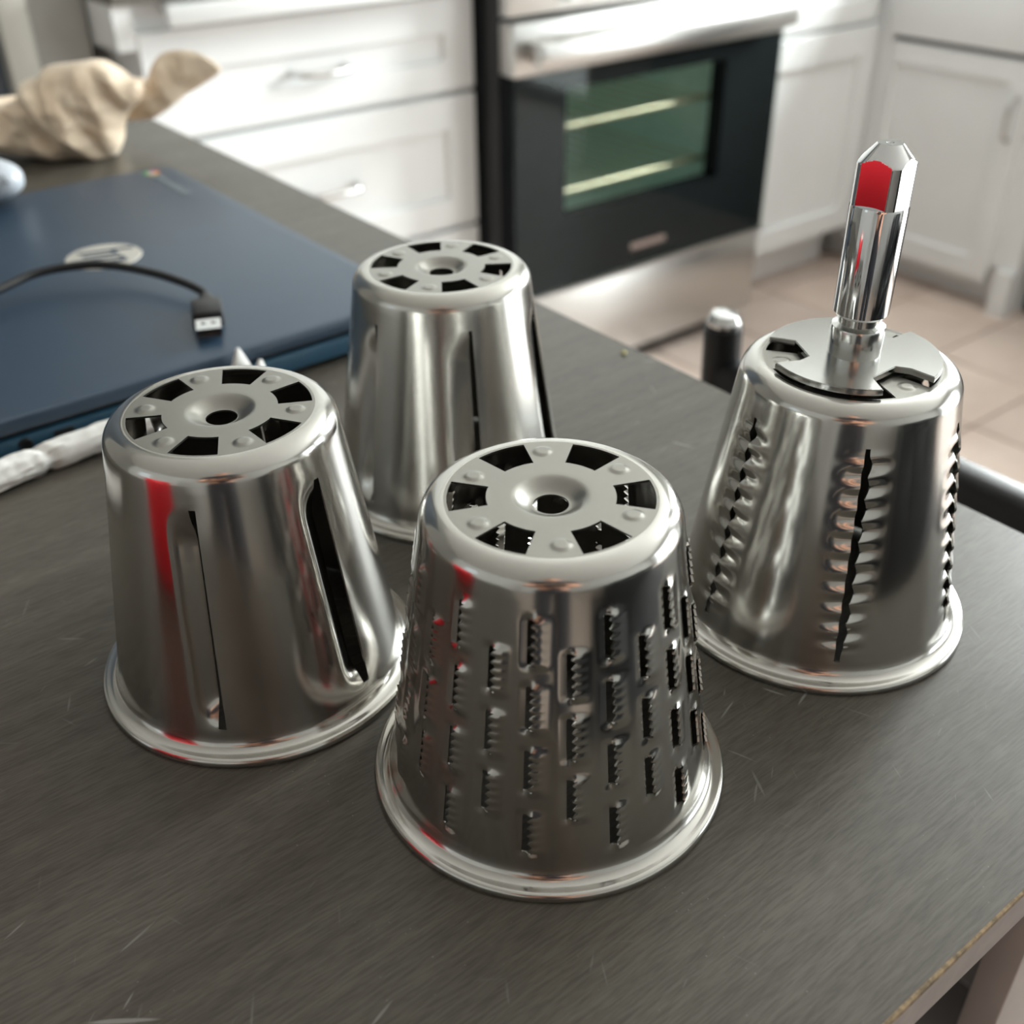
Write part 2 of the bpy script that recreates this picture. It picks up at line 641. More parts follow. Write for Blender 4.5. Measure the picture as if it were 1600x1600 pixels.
tag_w = thing('worktop', 'grey worktop over the drawer cabinet left of the range', 'worktop', (0.95, 2.05, -0.01))
at(tag_w, box('slab', 0.605, 1.285, YC - 0.012, YW1 - .01, -0.0095, 0.03, 'worktop', tag_w, bev=0.004))

bc = thing('base_cabinet', 'narrow white base cabinet between the range and the corner', 'cabinet', (2.3, 2.05, ZF))
at(bc, boxes('body', [(2.056, 2.56, YC + 0.021, YW1 - .01, ZF + .115, -0.01), (2.056, 2.56, YC + 0.085, YW1 - .01, ZF, ZF + .115)], 'white_paint', bc))
d = at(bc, shaker_front('drawer', 'x', 2.06, 2.535, -0.228, -0.02, YC, 0.05, bc))
arch_pull(d, 'x', 2.30, -0.115, 0.10, YC + 0.010)
d = at(bc, shaker_front('door', 'x', 2.06, 2.553, -0.762, -0.238, YC, 0.062, bc, rails=(.06, .062, .058, .072)))

kc = thing('sink_cabinet', 'white cabinet with a dark vertical pull on the sink side of the corner', 'cabinet', (2.86, 1.5, ZF))
at(kc, boxes('body', [(XR + .021, XW1 - .01, 1.262, YW1 - .01, ZF + .115, -0.01), (XR + .075, XW1 - .01, 1.262, YW1 - .01, ZF, ZF + .115), (XR + .001, XR + .021, 1.72, 1.775, ZF + .085, -0.01)], 'white_paint', kc))
d = at(kc, box('apron_front', XR - 0.008, XR + 0.02, 0.2, 1.735, -0.262, -0.012, 'white_paint', kc, bev=0.004))
at(kc, box('gap_shade_strip', XR + .0185, XR + .0209, 0.66, 1.735, -0.275, -0.255, 'gap_shade', kc))  # dark strip that paints in the shade below the apron front
d = at(kc, shaker_front('door', 'y', 1.336, 1.718, -0.805, -0.276, XR, 0.062, kc, rails=(.052, .012, .055, .05)))
h = arch_pull(d, 'y', 1.358, -0.405, 0.095, XR + 0.002, vertical=True, mat='oven_steel', out=0.03)
at(kc, box('foot', XR + 0.002, XR + 0.05, 1.262, 1.31, ZF, ZF + .115, 'white_paint', kc))
dw = thing('dishwasher', 'black dishwasher set under the sink worktop', 'dishwasher', (2.88, 0.95, ZF))
at(dw, box('body', XR + 0.09, XW1 - .01, 0.66, 1.255, ZF, -0.28, 'black', dw))
at(dw, box('door', XR + 0.06, XR + 0.09, 0.664, 1.252, ZF + .1, -0.29, 'black', dw, bev=0.004))
at(dw, tube('handle', [(XR + .06, 0.72, -.36), (XR + .025, 0.73, -.36), (XR + .025, 1.18, -.36), (XR + .06, 1.19, -.36)], 0.008, 'black', dw, sub=1))
sw = thing('worktop', 'grey worktop running round the corner under the window', 'worktop', (2.88, 1.3, -0.01))
at(sw, boxes('slab', [(XR - 0.02, XW1 - .01, 0.2, YW1 - .01, -0.0095, 0.03), (2.055, XR - 0.02, YC - 0.012, YW1 - .01, -0.0095, 0.03)], 'worktop', sw))

# ------------------------------------------------------------------ range
rg = thing('range', 'black and stainless steel range with a glazed oven door between white cabinets', 'range', (1.67, 2.02, ZF))
X0, X1 = 1.291, 2.051
YD = 1.656
at(rg, boxes('body', [(X0, X0 + .02, YD + .045, YW1 - .02, ZF + .02, 0.025), (X1 - .02, X1, YD + .045, YW1 - .02, ZF + .02, 0.025), (X0 + .02, X1 - .02, 2.25, YW1 - .02, ZF + .02, 0.025),
                      (X0 + .02, X1 - .02, YD + .045, 2.25, -0.20, 0.025), (X0 + .02, X1 - .02, YD + .045, 2.25, ZF + .02, -0.60), (X0 + .03, X1 - .03, YD + .06, 2.2, ZF, ZF + .02)], 'black', rg))
at(rg, box('cooktop', X0 - .002, X1 + .002, YD + .03, YW1 - .01, 0.026, 0.036, 'black', rg, bev=0.003))
cp = at(rg, box('control_panel', X0, X1, YD + .012, YD + .044, -0.088, 0.024, 'oven_steel', rg, bev=0.005))
for kx in (1.42, 1.50, 1.585, 1.76, 1.84, 1.92):
    k = lathe('knob', [(0.0, -0.030), (0.016, -0.030), (0.019, -0.024), (0.020, 0.0), (0.024, 0.0), (0.024, 0.004), (0.0, 0.004)], 'oven_steel', cp, n=24)
    k.rotation_euler = (R_(-90), 0, 0)
    k.location = (kx, YD + .008, -0.050)
# oven door: stainless top band, black glass face with a window opening
od = at(rg, box('oven_door', X0 + .002, X1 - .002, YD + .018, YD + .043, -0.628, -0.096, 'matte_black', rg, bev=0.002))
# frame of the door is real: cut the window opening
od.data.clear_geometry()
bm = bmesh.new()
wx0, wx1, wz0, wz1 = 1.423, 1.875, -0.478, -0.226
for bb in ((X0 + .002, wx0, YD + .001, YD + .043, -0.628, -0.19), (wx1, X1 - .002, YD + .001, YD + .043, -0.628, -0.19),
           (wx0, wx1, YD + .001, YD + .043, -0.628, wz0), (wx0, wx1, YD + .001, YD + .043, wz1, -0.19)):
    bm_box(bm, *bb)
bm.to_mesh(od.data)
bm.free()
gl = box('door_glass', X0 + .003, X1 - .003, YD - .004, YD + .0005, -0.628, -0.190, 'oven_glass', od)
bd = boxes('door_band', [(X0, X1, YD - .004, YD + .043, -0.189, -0.096)], 'oven_steel', od, bev=0.004)
hd = boxes('door_handle', [(X0 + .02, X1 - .02, YD - .058, YD - .030, -0.172, -0.122)], 'oven_steel', od, bev=0.012)
for bx_ in (X0 + .03, X1 - .06):
    box('handle_bracket', bx_, bx_ + .03, YD - .036, YD - .004, -0.165, -0.128, 'oven_steel', od, bev=0.003)
box('badge', 1.61, 1.715, YD - .0052, YD - .004, -0.588, -0.574, plain('badge_print', srgb(120, 104, 98), 0.5), od)
boxes('trim_line', [(X0 + .002, X1 - .002, YD - .010, YD + .04, -0.636, -0.629)], 'oven_steel', od)
dr = at(rg, box('storage_drawer', X0 + .002, X1 - .002, YD + .004, YD + .043, -0.835, -0.638, 'oven_steel', rg, bev=0.004))
# oven cavity with racks seen through the glass
cv = at(rg, boxes('oven_cavity', [(1.36, 1.372, YD + .046, 2.22, -0.58, -0.215), (1.93, 1.942, YD + .046, 2.22, -0.58, -0.215), (1.372, 1.93, 2.18, 2.22, -0.58, -0.215), (1.372, 1.93, YD + .046, 2.18, -0.59, -0.575), (1.372, 1.93, YD + .046, 2.18, -0.215, -0.205)], 'enamel', rg))
for zr in (-0.318, -0.452):
    rk = at(rg, tube('oven_rack', [(1.375, YD + .075, zr), (1.925, YD + .075, zr)], 0.006, 'rack', rg, sub=1))
    bm = bmesh.new()
    for i in range(12):
        xx = 1.40 + i * 0.045
        bm_box(bm, xx, xx + .004, YD + .075, 2.15, zr - .002, zr + .002)
    bm_obj('rack_wire', bm, 'rack', rk)

# ------------------------------------------------------------------ table
TX0, TX1, TY0, TY1 = -0.40, 0.368, 0.0615, 1.0107
tb = thing('kitchen_table', 'dark woodgrain laminate table with a worn chipped edge holding the drums', 'table', (-0.02, 0.53, ZF))
at(tb, box('table_top', TX0, TX1, TY0, TY1, -0.0012, 0.0, 'table', tb))
at(tb, boxes('table_core', [(TX0 + .001, TX1 - .001, TY0 + .001, TY1 - .001, -0.018, -0.0012)], 'table_edge', tb))
# chipped tan strip between the laminate and the edge band
vs, fs = [], []
n = 150
for i in range(n + 1):
    x = TX0 + (TX1 - TX0) * i / n
    a = 0.0002 + 0.0009 * max(0, noise.noise(Vector((x * 40, 0.3, 0)))) + 0.0003 * random.random()
    vs += [(x, TY0 + a * .6, 0.0002), (x, TY0 - 0.0005, 0.0001), (x, TY0 - 0.0006, -0.0011 - a * 0.6)]
    if i:
        k = (i - 1) * 3
        fs += [(k, k + 3, k + 4, k + 1), (k + 1, k + 4, k + 5, k + 2)]
at(tb, build('chipped_edge', vs, fs, 'tan_core', tb, False))
at(tb, boxes('edge_band', [(TX0, TX1, TY0 - .0003, TY0 + .001, -0.0165, -0.0008), (TX1 - .001, TX1 + .0003, TY0, TY1, -0.0165, -0.0003), (TX0, TX1, TY1 - .001, TY1 + .0003, -0.0165, -0.0003), (TX0 - .0003, TX0 + .001, TY0, TY1, -0.0165, -0.0003)], 'table_edge', tb))
for (lx, ly) in ((0.292, 0.075), (0.292, 0.985), (-0.385, 0.075), (-0.385, 0.985)):
    at(tb, box('leg', lx, lx + .07, ly, ly + .0135, ZF, -0.018, 'washed_wood', tb, bev=0.001))
at(tb, boxes('under_table_shade_panel', [(-0.36, 0.345, 0.135, 0.150, ZF + .05, -0.018)], 'black', tb))  # black board added to make the darkness under the table top

# ------------------------------------------------------------------ chair
ch = thing('chair', 'black chair with its back against the kitchen side of the table', 'chair', (0.70, 0.22, ZF))
for y in (0.012, 0.424):
    p = at(ch, tube('back_post', [(0.50, y, ZF), (0.515, y, -0.45), (0.50, y, -0.042)], 0.0125, 'black_rubber', ch, n=16))
    c_ = lathe('post_cap', [(0, 0.0), (0.0105, 0.0), (0.0115, 0.004), (0.0085, 0.009), (0, 0.0105)], 'chrome', p, n=20)
    c_.location = (0.50, y, -0.042)
at(ch, box('backrest', 0.490, 0.513, 0.012, 0.424, -0.42, -0.064, 'black_rubber', ch, bev=0.007, seg=3))
at(ch, box('seat', 0.50, 0.90, 0.01, 0.43, -0.52, -0.42, 'black_rubber', ch, bev=0.012, seg=3))
for y in (0.03, 0.40):
    at(ch, tube('leg', [(0.87, y, -0.515), (0.88, y, ZF)], 0.0125, 'black_rubber', ch, n=16, sub=1))

# ------------------------------------------------------------------ grating drums
H = 0.09384
TH = 0.0006
CZ1, CZ0 = 0.0855, 0.0085       # straight conical part
RR1, RR0 = 0.03455, 0.04600     # its radii (top, bottom)


def cone_r(z):
    return RR0 + (RR1 - RR0) * (z - CZ0) / (CZ1 - CZ0)


KS = (RR1 - RR0) / (CZ1 - CZ0)
NL = math.sqrt(1 + KS * KS)


def sstep(a, b, x):
    t = min(1, max(0, (x - a) / (b - a)))
    return t * t * (3 - 2 * t)


def shell_object(name, P, keep, mat, parent, wrap=True, angle=38):
    """P: (rows, cols, 3) grid closed in the second direction; keep: (rows-1, cols) mask.
    Gives the sheet a thickness: outer face, inner face and rims on every free edge."""
    nr, nc, _ = P.shape
    V = P.reshape(-1, 3)
    idx = np.arange(nr * nc).reshape(nr, nc)
    F = []
    for j in range(nr - 1):
        for i in range(nc):
            if keep[j, i]:
                k = (i + 1) % nc
                F.append((idx[j, i], idx[j, k], idx[j + 1, k], idx[j + 1, i]))
    F = np.array(F)
    d1 = V[F[:, 2]] - V[F[:, 0]]
    d2 = V[F[:, 3]] - V[F[:, 1]]
    fn = np.cross(d1, d2)
    N = np.zeros_like(V)
    for k in range(4):
        np.add.at(N, F[:, k], fn)
    N /= np.maximum(np.linalg.norm(N, axis=1, keepdims=True), 1e-12)
    Vin = V - N * TH
    nv = len(V)
    allV = np.vstack([V, Vin])
    edges = {}
    for f in F:
        for k in range(4):
            a, b = int(f[k]), int(f[(k + 1) % 4])
            e = (min(a, b), max(a, b))
            if e in edges:
                edges[e] = None
            else:
                edges[e] = (a, b)
    faces = [tuple(int(q) for q in f) for f in F]
    faces += [tuple(int(q) + nv for q in f[::-1]) for f in F]
    faces += [(e[1], e[0], e[0] + nv, e[1] + nv) for e in edges.values() if e]
    used = np.unique(np.array([q for f in faces for q in f]))
    remap = -np.ones(len(allV), int)
    remap[used] = np.arange(len(used))
    faces = [tuple(int(remap[q]) for q in f) for f in faces]
    return build(name, allV[used], faces, mat, parent, True, angle)


def fill_lines(base, maxstep):
    base = sorted(base)
    out = []
    for a, b in zip(base[:-1], base[1:]):
        if b - a < 1e-7:
            continue
        n = max(1, int(math.ceil((b - a) / maxstep - 1e-6)))
        out += [a + (b - a) * k / n for k in range(n)]
    out.append(base[-1])
    return out


def top_plate(parent, slot_off, bump_off, hide_hole=False):
    """flat stamped plate: pierced dimple in the middle, six sector slots, six small embossed discs"""
    slots = [math.radians(slot_off + 60 * k) for k in range(6)]
    bumps = [math.radians(bump_off + 60 * k) for k in range(6)]
    hw = math.radians(15.3)
    two = 2 * math.pi
    base = {0.0, two}
    for s in slots:
        base |= {(s - hw) % two, (s + hw) % two}
    th = fill_lines(list(base), math.radians(1.25))[:-1]
    rr = fill_lines([0.0046, 0.0052], 0.0003)[:-1] + fill_lines([0.0052, 0.0105], 0.0006)[:-1] + fill_lines([0.0105, 0.0166], 0.002)[:-1] + fill_lines([0.0166, 0.0266], 0.0005)[:-1] + fill_lines([0.0266, 0.0274], 0.0005)
    P = np.zeros((len(rr), len(th), 3))
    for j, r in enumerate(rr):
        zd = -0.0027 * (1 - sstep(0.0046, 0.0104, r))
        for i, t in enumerate(th):
            z = zd
            x, y = r * math.cos(t), r * math.sin(t)
            if r > 0.017:
                for b in bumps:
                    dd = math.hypot(x - 0.0221 * math.cos(b), y - 0.0221 * math.sin(b))
                    if dd < 0.0036:
                        z += 0.00045 * (1 - sstep(0.0017, 0.0029, dd))
            P[j, i] = (x, y, H + z)
    keep = np.ones((len(rr) - 1, len(th)), bool)
    for j in range(len(rr) - 1):
        rm = (rr[j] + rr[j + 1]) / 2
        if 0.0166 < rm < 0.0266:
            for i in range(len(th)):
                tm = th[i] + (((th[(i + 1) % len(th)] - th[i]) % two) / 2)
                for s in slots:
                    if abs((tm - s + math.pi) % two - math.pi) < hw - 1e-6:
                        # rounded slot corners
                        keep[j, i] = False
    return shell_object('top_plate', P[::-1], keep[::-1], 'steel_plate', parent)


def shoulder_rows():
    """from the flat plate over the rounded shoulder to the cone"""
    rows = [(0.0274, H), (0.0276, H)]
    # arc from the flat to the cone direction, tangent at both ends
    ang_end = math.pi / 2 - math.atan(-KS)  # turn angle
    # circle tangent to z=H and to the cone line
    best = None
    rad = 0.0063
    # centre at (xc, H-rad); distance to the cone line = rad
    # cone line: r - (RR0 + KS*(z-CZ0)) = 0, normal (1, -KS)/NL
    zc = H - rad
    xc = cone_r(zc) - rad * NL
    rows += [(0.0276 + (xc - 0.0276) * k / 2, H) for k in (1, 2)] if xc > 0.0277 else []
    a_end = math.atan2(-KS, 1)  # direction of the outward normal on the cone
    for k in range(1, 13):
        a = math.pi / 2 + (a_end - math.pi / 2) * k / 12
        rows.append((xc + rad * math.cos(a), zc + rad * math.sin(a)))
    return rows


def side_wall(parent, thetas, zrows, disp, cut, mat='steel'):
    """thetas in rad, zrows descending; disp(theta, z) -> (outward, tangential metres); cut(tm, zm) -> bool"""
    rows = [(r, z, None) for r, z in shoulder_rows()]
    zs = [z for z in zrows if z < rows[-1][1] - 0.0004]
    nsh = len(rows)
    P = np.zeros((nsh + len(zs), len(thetas), 3))
    for j, (r, z, _) in enumerate(rows):
        for i, t in enumerate(thetas):
            P[j, i] = (r * math.cos(t), r * math.sin(t), z)
    for j, z in enumerate(zs):
        r = cone_r(z)
        for i, t in enumerate(thetas):
            o, g = disp(i, t, z)
            rr = r + o / NL
            tt = t + g / r
            P[nsh + j, i] = (rr * math.cos(tt), rr * math.sin(tt), z - o * KS / NL)
    keep = np.ones((P.shape[0] - 1, len(thetas)), bool)
    two = 2 * math.pi
    for j in range(nsh, P.shape[0] - 1):
        zm = (zs[j - nsh] + zs[j - nsh + 1]) / 2
        for i in range(len(thetas)):
            tm = thetas[i] + ((thetas[(i + 1) % len(thetas)] - thetas[i]) % two) / 2
            if cut(tm, zm):
                keep[j, i] = False
    return shell_object('side_wall', P[::-1], keep[::-1], mat, parent)


def rim(parent, mat='steel'):
    """turned-out foot: fillet, flat annulus with a shallow groove and a rolled lip"""
    prof = [(cone_r(CZ0 - 0.0005), CZ0 - 0.0005), (cone_r(CZ0 - 0.0008), CZ0 - 0.0008)]
    c = (cone_r(0.0048) + 0.0028, 0.0072)
    prof += [(0.04630, 0.0066), (0.04665, 0.0053), (0.0472, 0.0043), (0.0479, 0.0036), (0.0487, 0.0032), (0.0496, 0.0030), (0.0504, 0.0030), (0.0511, 0.0029), (0.0516, 0.0026), (0.05195, 0.0020), (0.0521, 0.0013), (0.0520, 0.0006), (0.0516, 0.0006)]
    n = 180
    P = np.zeros((len(prof), n, 3))
    for j, (r, z) in enumerate(prof):
        for i in range(n):
            a = 2 * math.pi * i / n
            P[j, i] = (r * math.cos(a), r * math.sin(a), z)
    return shell_object('rim', P[::-1], np.ones((len(prof) - 1, n), bool), mat, parent, angle=60)


TWO = 2 * math.pi


def ang(a):
    return (a + math.pi) % TWO - math.pi


def slit_drum(name, label, loc, slot_off, slit0, dl, dr, wl, mat, wave=None, gap=0.0007, taper=1.0):
    """drum with six long slits; left of each slit the sheet dips in by dl, right of it it stands out by dr"""
    root = thing(name, label, 'grating drum', (*loc, 0.0), 'upturned steel grating drums')
    top_plate(root, slot_off, slot_off + 33)
    slits = [math.radians(slit0 + 60 * k) for k in range(6)]
    zhi, zlo = 0.0825, 0.0085
    base = {0.0, TWO}
    rm = 0.040
    g2 = gap / 2 / rm
    for s in slits:
        for d in (-g2, g2, -0.002 / rm, 0.002 / rm, -0.006 / rm, 0.006 / rm, -0.012 / rm, 0.010 / rm):
            base.add((s + d) % TWO)
    th = fill_lines(list(base), math.radians(1.6))[:-1]
    if wave is None:
        zr = fill_lines([0.0857, zhi, zlo, CZ0 - 0.0008], 0.0018)[::-1]
        zr = fill_lines([CZ0 - 0.0008, 0.0125, zhi - 0.004, zhi, 0.0857], 0.0012)[::-1]
    else:
        zr = fill_lines([CZ0 - 0.0008, zlo, zhi, 0.0857], wave / 10)[::-1]

    def nearest(t):
        best, bd = None, 9
        for s in slits:
            d = ang(t - s)
            if abs(d) < abs(bd):
                best, bd = s, d
        return bd

    def disp(i, t, z):
        d = nearest(t) * cone_r(z)          # arc distance, + = right of slit
        win = sstep(zlo, zlo + 0.012, z) * (1 - sstep(zhi - 0.013, zhi, z))
        out = 0.0
        tg = 0.0
        if d < 0:
            u = max(0.0, 1 + d / wl)
            out = -dl * (u * u * (3 - 2 * u)) * win * (taper + (1 - taper) * (zhi - z) / (zhi - zlo))
        else:
            u = max(0.0, 1 - d / 0.008)
            out = dr * u * u * win
        if wave is not None:
            ph = 2 * math.pi * (z - 0.0732) / wave
            win2 = sstep(zlo + .003, zlo + 0.008, z) * (1 - sstep(zhi - 0.006, zhi - .001, z))
            if d < 0:
                f = sstep(0, 1, max(0.0, 1 + d / 0.0095))
                out += -0.00055 * math.cos(ph) * f * win2
            else:
                f = sstep(0, 1, max(0.0, 1 - d / 0.0095))
                out += 0.00065 * math.cos(ph) * f * win2
                e = max(0.0, 1 - d / 0.003)
                tg += 0.0017 * (0.5 - 0.5 * math.cos(ph)) ** 0.8 * e * win2
        return out, tg

    def cut(tm, zm):
        return zlo + 0.001 < zm < zhi - 0.0005 and abs(nearest(tm)) < g2 * 1.01

    side_wall(root, th, zr, disp, cut, mat)
    rim(root, mat)
    return root


def tooth_drum(name, label, loc, slot_off, col0, mat):
    """drum pierced by 24 columns of short slots, 4 and 3 in turn, each with a toothed lip on its right"""
    root = thing(name, label, 'grating drum', (*loc, 0.0), 'upturned steel grating drums')
    top_plate(root, slot_off, slot_off + 34.5)
    hs = 0.0062
    zA = [0.0752, 0.0566, 0.0378, 0.0180]
    zB = [0.0660, 0.0475, 0.0290]
    cols = [(math.radians(col0 + 15 * k), zA if k % 2 == 0 else zB) for k in range(24)]
    rm = 0.040
    hw = 0.0013 / rm
    base = {0.0, TWO}
    for c, _ in cols:
        for d in (-0.003 / rm, -hw - 0.0008 / rm, -hw, hw, hw + 0.0008 / rm, hw + 0.0018 / rm, hw + 0.003 / rm, hw + 0.0045 / rm, hw + 0.006 / rm):
            base.add((c + d) % TWO)
    th = fill_lines(list(base), math.radians(1.8))[:-1]
    zl = {CZ0 - 0.0008, 0.0857}
    for z in zA + zB:
        for k in range(0, 11):
            zl.add(round(z - hs + 2 * hs * k / 10, 6))
    zr = fill_lines(sorted(zl), 0.0012)[::-1]

    def locate(t, z):
        for c, zz in cols:
            d = ang(t - c)
            if abs(d) < math.radians(7.5):
                for zc in zz:
                    if abs(z - zc) < hs + 0.0022:
                        return d, z - zc
        return None

    def disp(i, t, z):
        q = locate(t, z)
        if q is None:
            return 0.0, 0.0
        d, dz = q
        arc = d * cone_r(z)
        win = 1 - sstep(hs - 0.0006, hs + 0.0020, abs(dz))
        out = tg = 0.0
        k = (dz + hs) / (2 * hs) * 10
        tooth = 0.5 - 0.5 * math.cos(math.pi * k) if 0 <= k <= 10 else 0.0
        e0 = 0.0013 * cone_r(z) / rm
        if arc > 0:
            u = max(0.0, 1 - (arc - e0) / 0.0042)
            out = 0.00065 * sstep(0, 1, u) * win
            v = max(0.0, min(1, 1 - (arc - e0) / 0.0019))
            out += 0.00035 * tooth * v * win
            ed = max(0.0, min(1, 1 - (arc - e0) / 0.0009))
            tg = -0.0013 * tooth * ed
        else:
            u = max(0.0, 1 + (arc + e0) / 0.002)
            out = -0.0004 * min(1, u) * win
        return out, tg

    def cut(tm, zm):
        q = locate(tm, zm)
        return q is not None and abs(q[0]) < hw * 1.001 and abs(q[1]) < hs

    side_wall(root, th, zr, disp, cut, mat)
    rim(root, mat)
    return root


LF, LL, LB, LR = (0.14829, 0.17618), (0.10302, 0.27259), (0.21934, 0.32695), (0.27181, 0.17753)
tooth_drum('grating_drum', 'steel grating drum pierced all round by rows of small toothed slots', LF, 22.0, -136.8, 'steel')
slit_drum('grating_drum', 'steel slicing drum with wide curved blade openings beside the white straw', LL, -12.0, -131.0, 0.0042, 0.0002, 0.0085, 'steel', gap=0.0022)
slit_drum('grating_drum', 'satin steel slicing drum with narrow straight slits beside the laptop corner', LB, 10.9, -108.5, 0.0048, 0.0002, 0.012, 'steel_brushed', gap=0.0015, taper=0.25)
slit_drum('grating_drum', 'steel grating drum with scalloped wavy slits and the drive shaft on top', LR, 50.0, -132.0, 0.0004, 0.0007, 0.008, 'steel', wave=0.0071, gap=0.0016)

# ------------------------------------------------------------------ drive shaft on the right-hand drum
ds = thing('drive_shaft', 'polished steel drive shaft with square tip locked onto the scalloped drum', 'drive shaft', (*LR, H + 0.0008))
HB = 0.0002


def polar(r, a):
    return (r * math.cos(math.radians(a)), r * math.sin(math.radians(a)))


out = []
for k in range(3):
    c = 137 - 120 * k
    # going clockwise (angles fall): arc end, notch, next arc
    out += [polar(0.0268, c + 21), polar(0.0190, c + 23), polar(0.0149, c + 17), polar(0.0183, c - 22), polar(0.0264, c - 21)]
    for s in range(1, 20):
        out.append(polar(0.0266, c - 21 - 78 * s / 20))
bm = bmesh.new()
vb = [bm.verts.new((x, y, HB)) for x, y in out]
f = bm.faces.new(vb)
ex = bmesh.ops.extrude_face_region(bm, geom=[f])
for v in [e for e in ex['geom'] if isinstance(e, bmesh.types.BMVert)]:
    v.co.z = HB + 0.0019
bmesh.ops.recalc_face_normals(bm, faces=bm.faces)
es = [e for e in bm.edges if all(abs(v.co.z - HB - 0.0019) < 1e-6 for v in e.verts)]
bmesh.ops.bevel(bm, geom=es, offset=0.00025, segments=2, affect='EDGES')
bm_obj('lock_disc', bm, 'disc_steel', ds, smooth=True, angle=30)
zb = 0.0021
Z = lambda z: z - (H + 0.0008)
lathe('collar', [(0.0, zb), (0.0080, zb), (0.0081, zb + .0005), (0.0082, Z(.1052)), (0.0080, Z(.1059)), (0.0066, Z(.1064)), (0.0061, Z(.1066)), (0.0061, Z(.1095)), (0.0, Z(.1095))], 'disc_steel', ds, n=72, angle=25)
lathe('shaft', [(0.0, Z(.1094)), (0.0074, Z(.1094)), (0.0083, Z(.1104)), (0.0084, Z(.1425)), (0.0082, Z(.1432)), (0.0, Z(.1432))], 'chrome', ds, n=96, angle=25)
# square tip: square prism cut by a cylinder and by a cone
FA = math.radians(-169.6)
nt = 192
zz = fill_lines([Z(.1431), Z(.1540)], 0.0011)[:-1] + fill_lines([Z(.1540), Z(.1603)], 0.00022)
vs, fs = [], []
for z in zz:
    zw = z + H + 0.0008
    for i in range(nt):
        t = TWO * i / nt
        d = (t - FA + math.pi / 4) % (math.pi / 2) - math.pi / 4
        r = min(0.0068 / math.cos(d), 0.0084, 0.0036 + (0.1603 - zw) * 0.90)
        vs.append((r * math.cos(t), r * math.sin(t), z))
for j in range(len(zz) - 1):
    for i in range(nt):
        k = (i + 1) % nt
        fs.append((j * nt + i, j * nt + k, (j + 1) * nt + k, (j + 1) * nt + i))
last = (len(zz) - 1) * nt
# flat end with a small centre hole
b0 = len(vs)
for rr_, zq in ((0.0011, 0), (0.0004, -0.0009)):
    for i in range(nt):
        t = TWO * i / nt
        vs.append((rr_ * math.cos(t), rr_ * math.sin(t), zz[-1] + zq))
for (p, q) in ((last, b0), (b0, b0 + nt)):
    for i in range(nt):
        k = (i + 1) % nt
        fs.append((p + i, p + k, q + k, q + i))
fs.append(tuple(b0 + nt + i for i in range(nt)))
build('square_tip', vs, fs, 'chrome', ds, True, 18)

# ------------------------------------------------------------------ laptop
lp = thing('laptop', 'closed dark blue laptop with a round silver emblem lying on the table', 'laptop', (0.1830, 0.6205, 0.0))
lp.rotation_euler = (0, 0, R_(0.6))
LX0, LX1, LY0, LY1 = -0.1360, 0.1080, -0.1655, 0.1605


def rounded_slab(name, x0, x1, y0, y1, z0, z1, rad, bev, mat, parent, inset_bottom=0.0):
    bm = bmesh.new()
    pts = []
    for (cx, cy, a0) in ((x1 - rad, y1 - rad, 0), (x0 + rad, y1 - rad, 90), (x0 + rad, y0 + rad, 180), (x1 - rad, y0 + rad, 270)):
        for k in range(9):
            a = math.radians(a0 + 90 * k / 8)
            pts.append((cx + rad * math.cos(a), cy + rad * math.sin(a), cx, cy))
    rings = [(z0, -inset_bottom), (z0 + bev, 0), (z1 - bev, 0), (z1 - bev * .3, -bev * .3), (z1, -bev)]
    V = []
    for z, off in rings:
        V.append([bm.verts.new((p[0] + (off if p[0] > (x0 + x1) / 2 else -off), p[1] + (off if p[1] > (y0 + y1) / 2 else -off), z)) for p in pts])
    for a, b in zip(V[:-1], V[1:]):
        for i in range(len(pts)):
            k = (i + 1) % len(pts)
            bm.faces.new((a[i], a[k], b[k], b[i]))
    bm.faces.new(V[-1])
    bm.faces.new(V[0][::-1])
    return bm_obj(name, bm, mat, parent, True, 25)


base = rounded_slab('base', LX0, LX1, LY0, LY1, 0.0022, 0.0128, 0.009, 0.0012, 'blue_side', lp, 0.003)
rounded_slab('hinge_gap', LX0 + .003, LX1 - .003, LY0 + .003, LY1 - .003, 0.0128, 0.0156, 0.008, 0.0002, 'black_rubber', lp)
lid = rounded_slab('lid', LX0, LX1, LY0, LY1, 0.0156, 0.0220, 0.010, 0.0018, 'blue_lid', lp)
for (fx, fy) in ((-.11, -.14), (.09, -.14), (-.09, .14), (.09, .14)):
    lathe('foot', [(0, 0), (0.006, 0), (0.006, 0.0024), (0, 0.0024)], 'black_rubber', lp, n=16, center=(fx, fy))
# ports in the near side
jx = 0.0803 - 0.1830
j = lathe('audio_jack', [(0.0, 0.0004), (0.0017, 0.0004), (0.0017, 0.0), (0.0026, -0.0002), (0.0030, 0.0004), (0.0030, 0.002)], 'black_rubber', base, n=24)
j.rotation_euler = (R_(-90), 0, 0)
j.location = (jx, LY0 - 0.0010, 0.0088)
ux = 0.0972 - 0.1830
rounded = rounded_slab('usb_port', -0.0047, 0.0047, -0.0015, 0.0015, -0.0004, 0.0004, 0.0014, 0.0001, 'black_rubber', base)
rounded.rotation_euler = (R_(90), 0, 0)
rounded.location = (ux, LY0 - 0.0003, 0.0092)
# silver emblem: disc with two slanted letters left dark
ZL = 0.0220
em = lathe('emblem', [(0.0, ZL + 0.0004), (0.0212, ZL + 0.0004), (0.0215, ZL + .0001), (0.0215, ZL - 0.0002)], 'silver', lid, n=72)
em.location = (0.0, 0.003, 0)


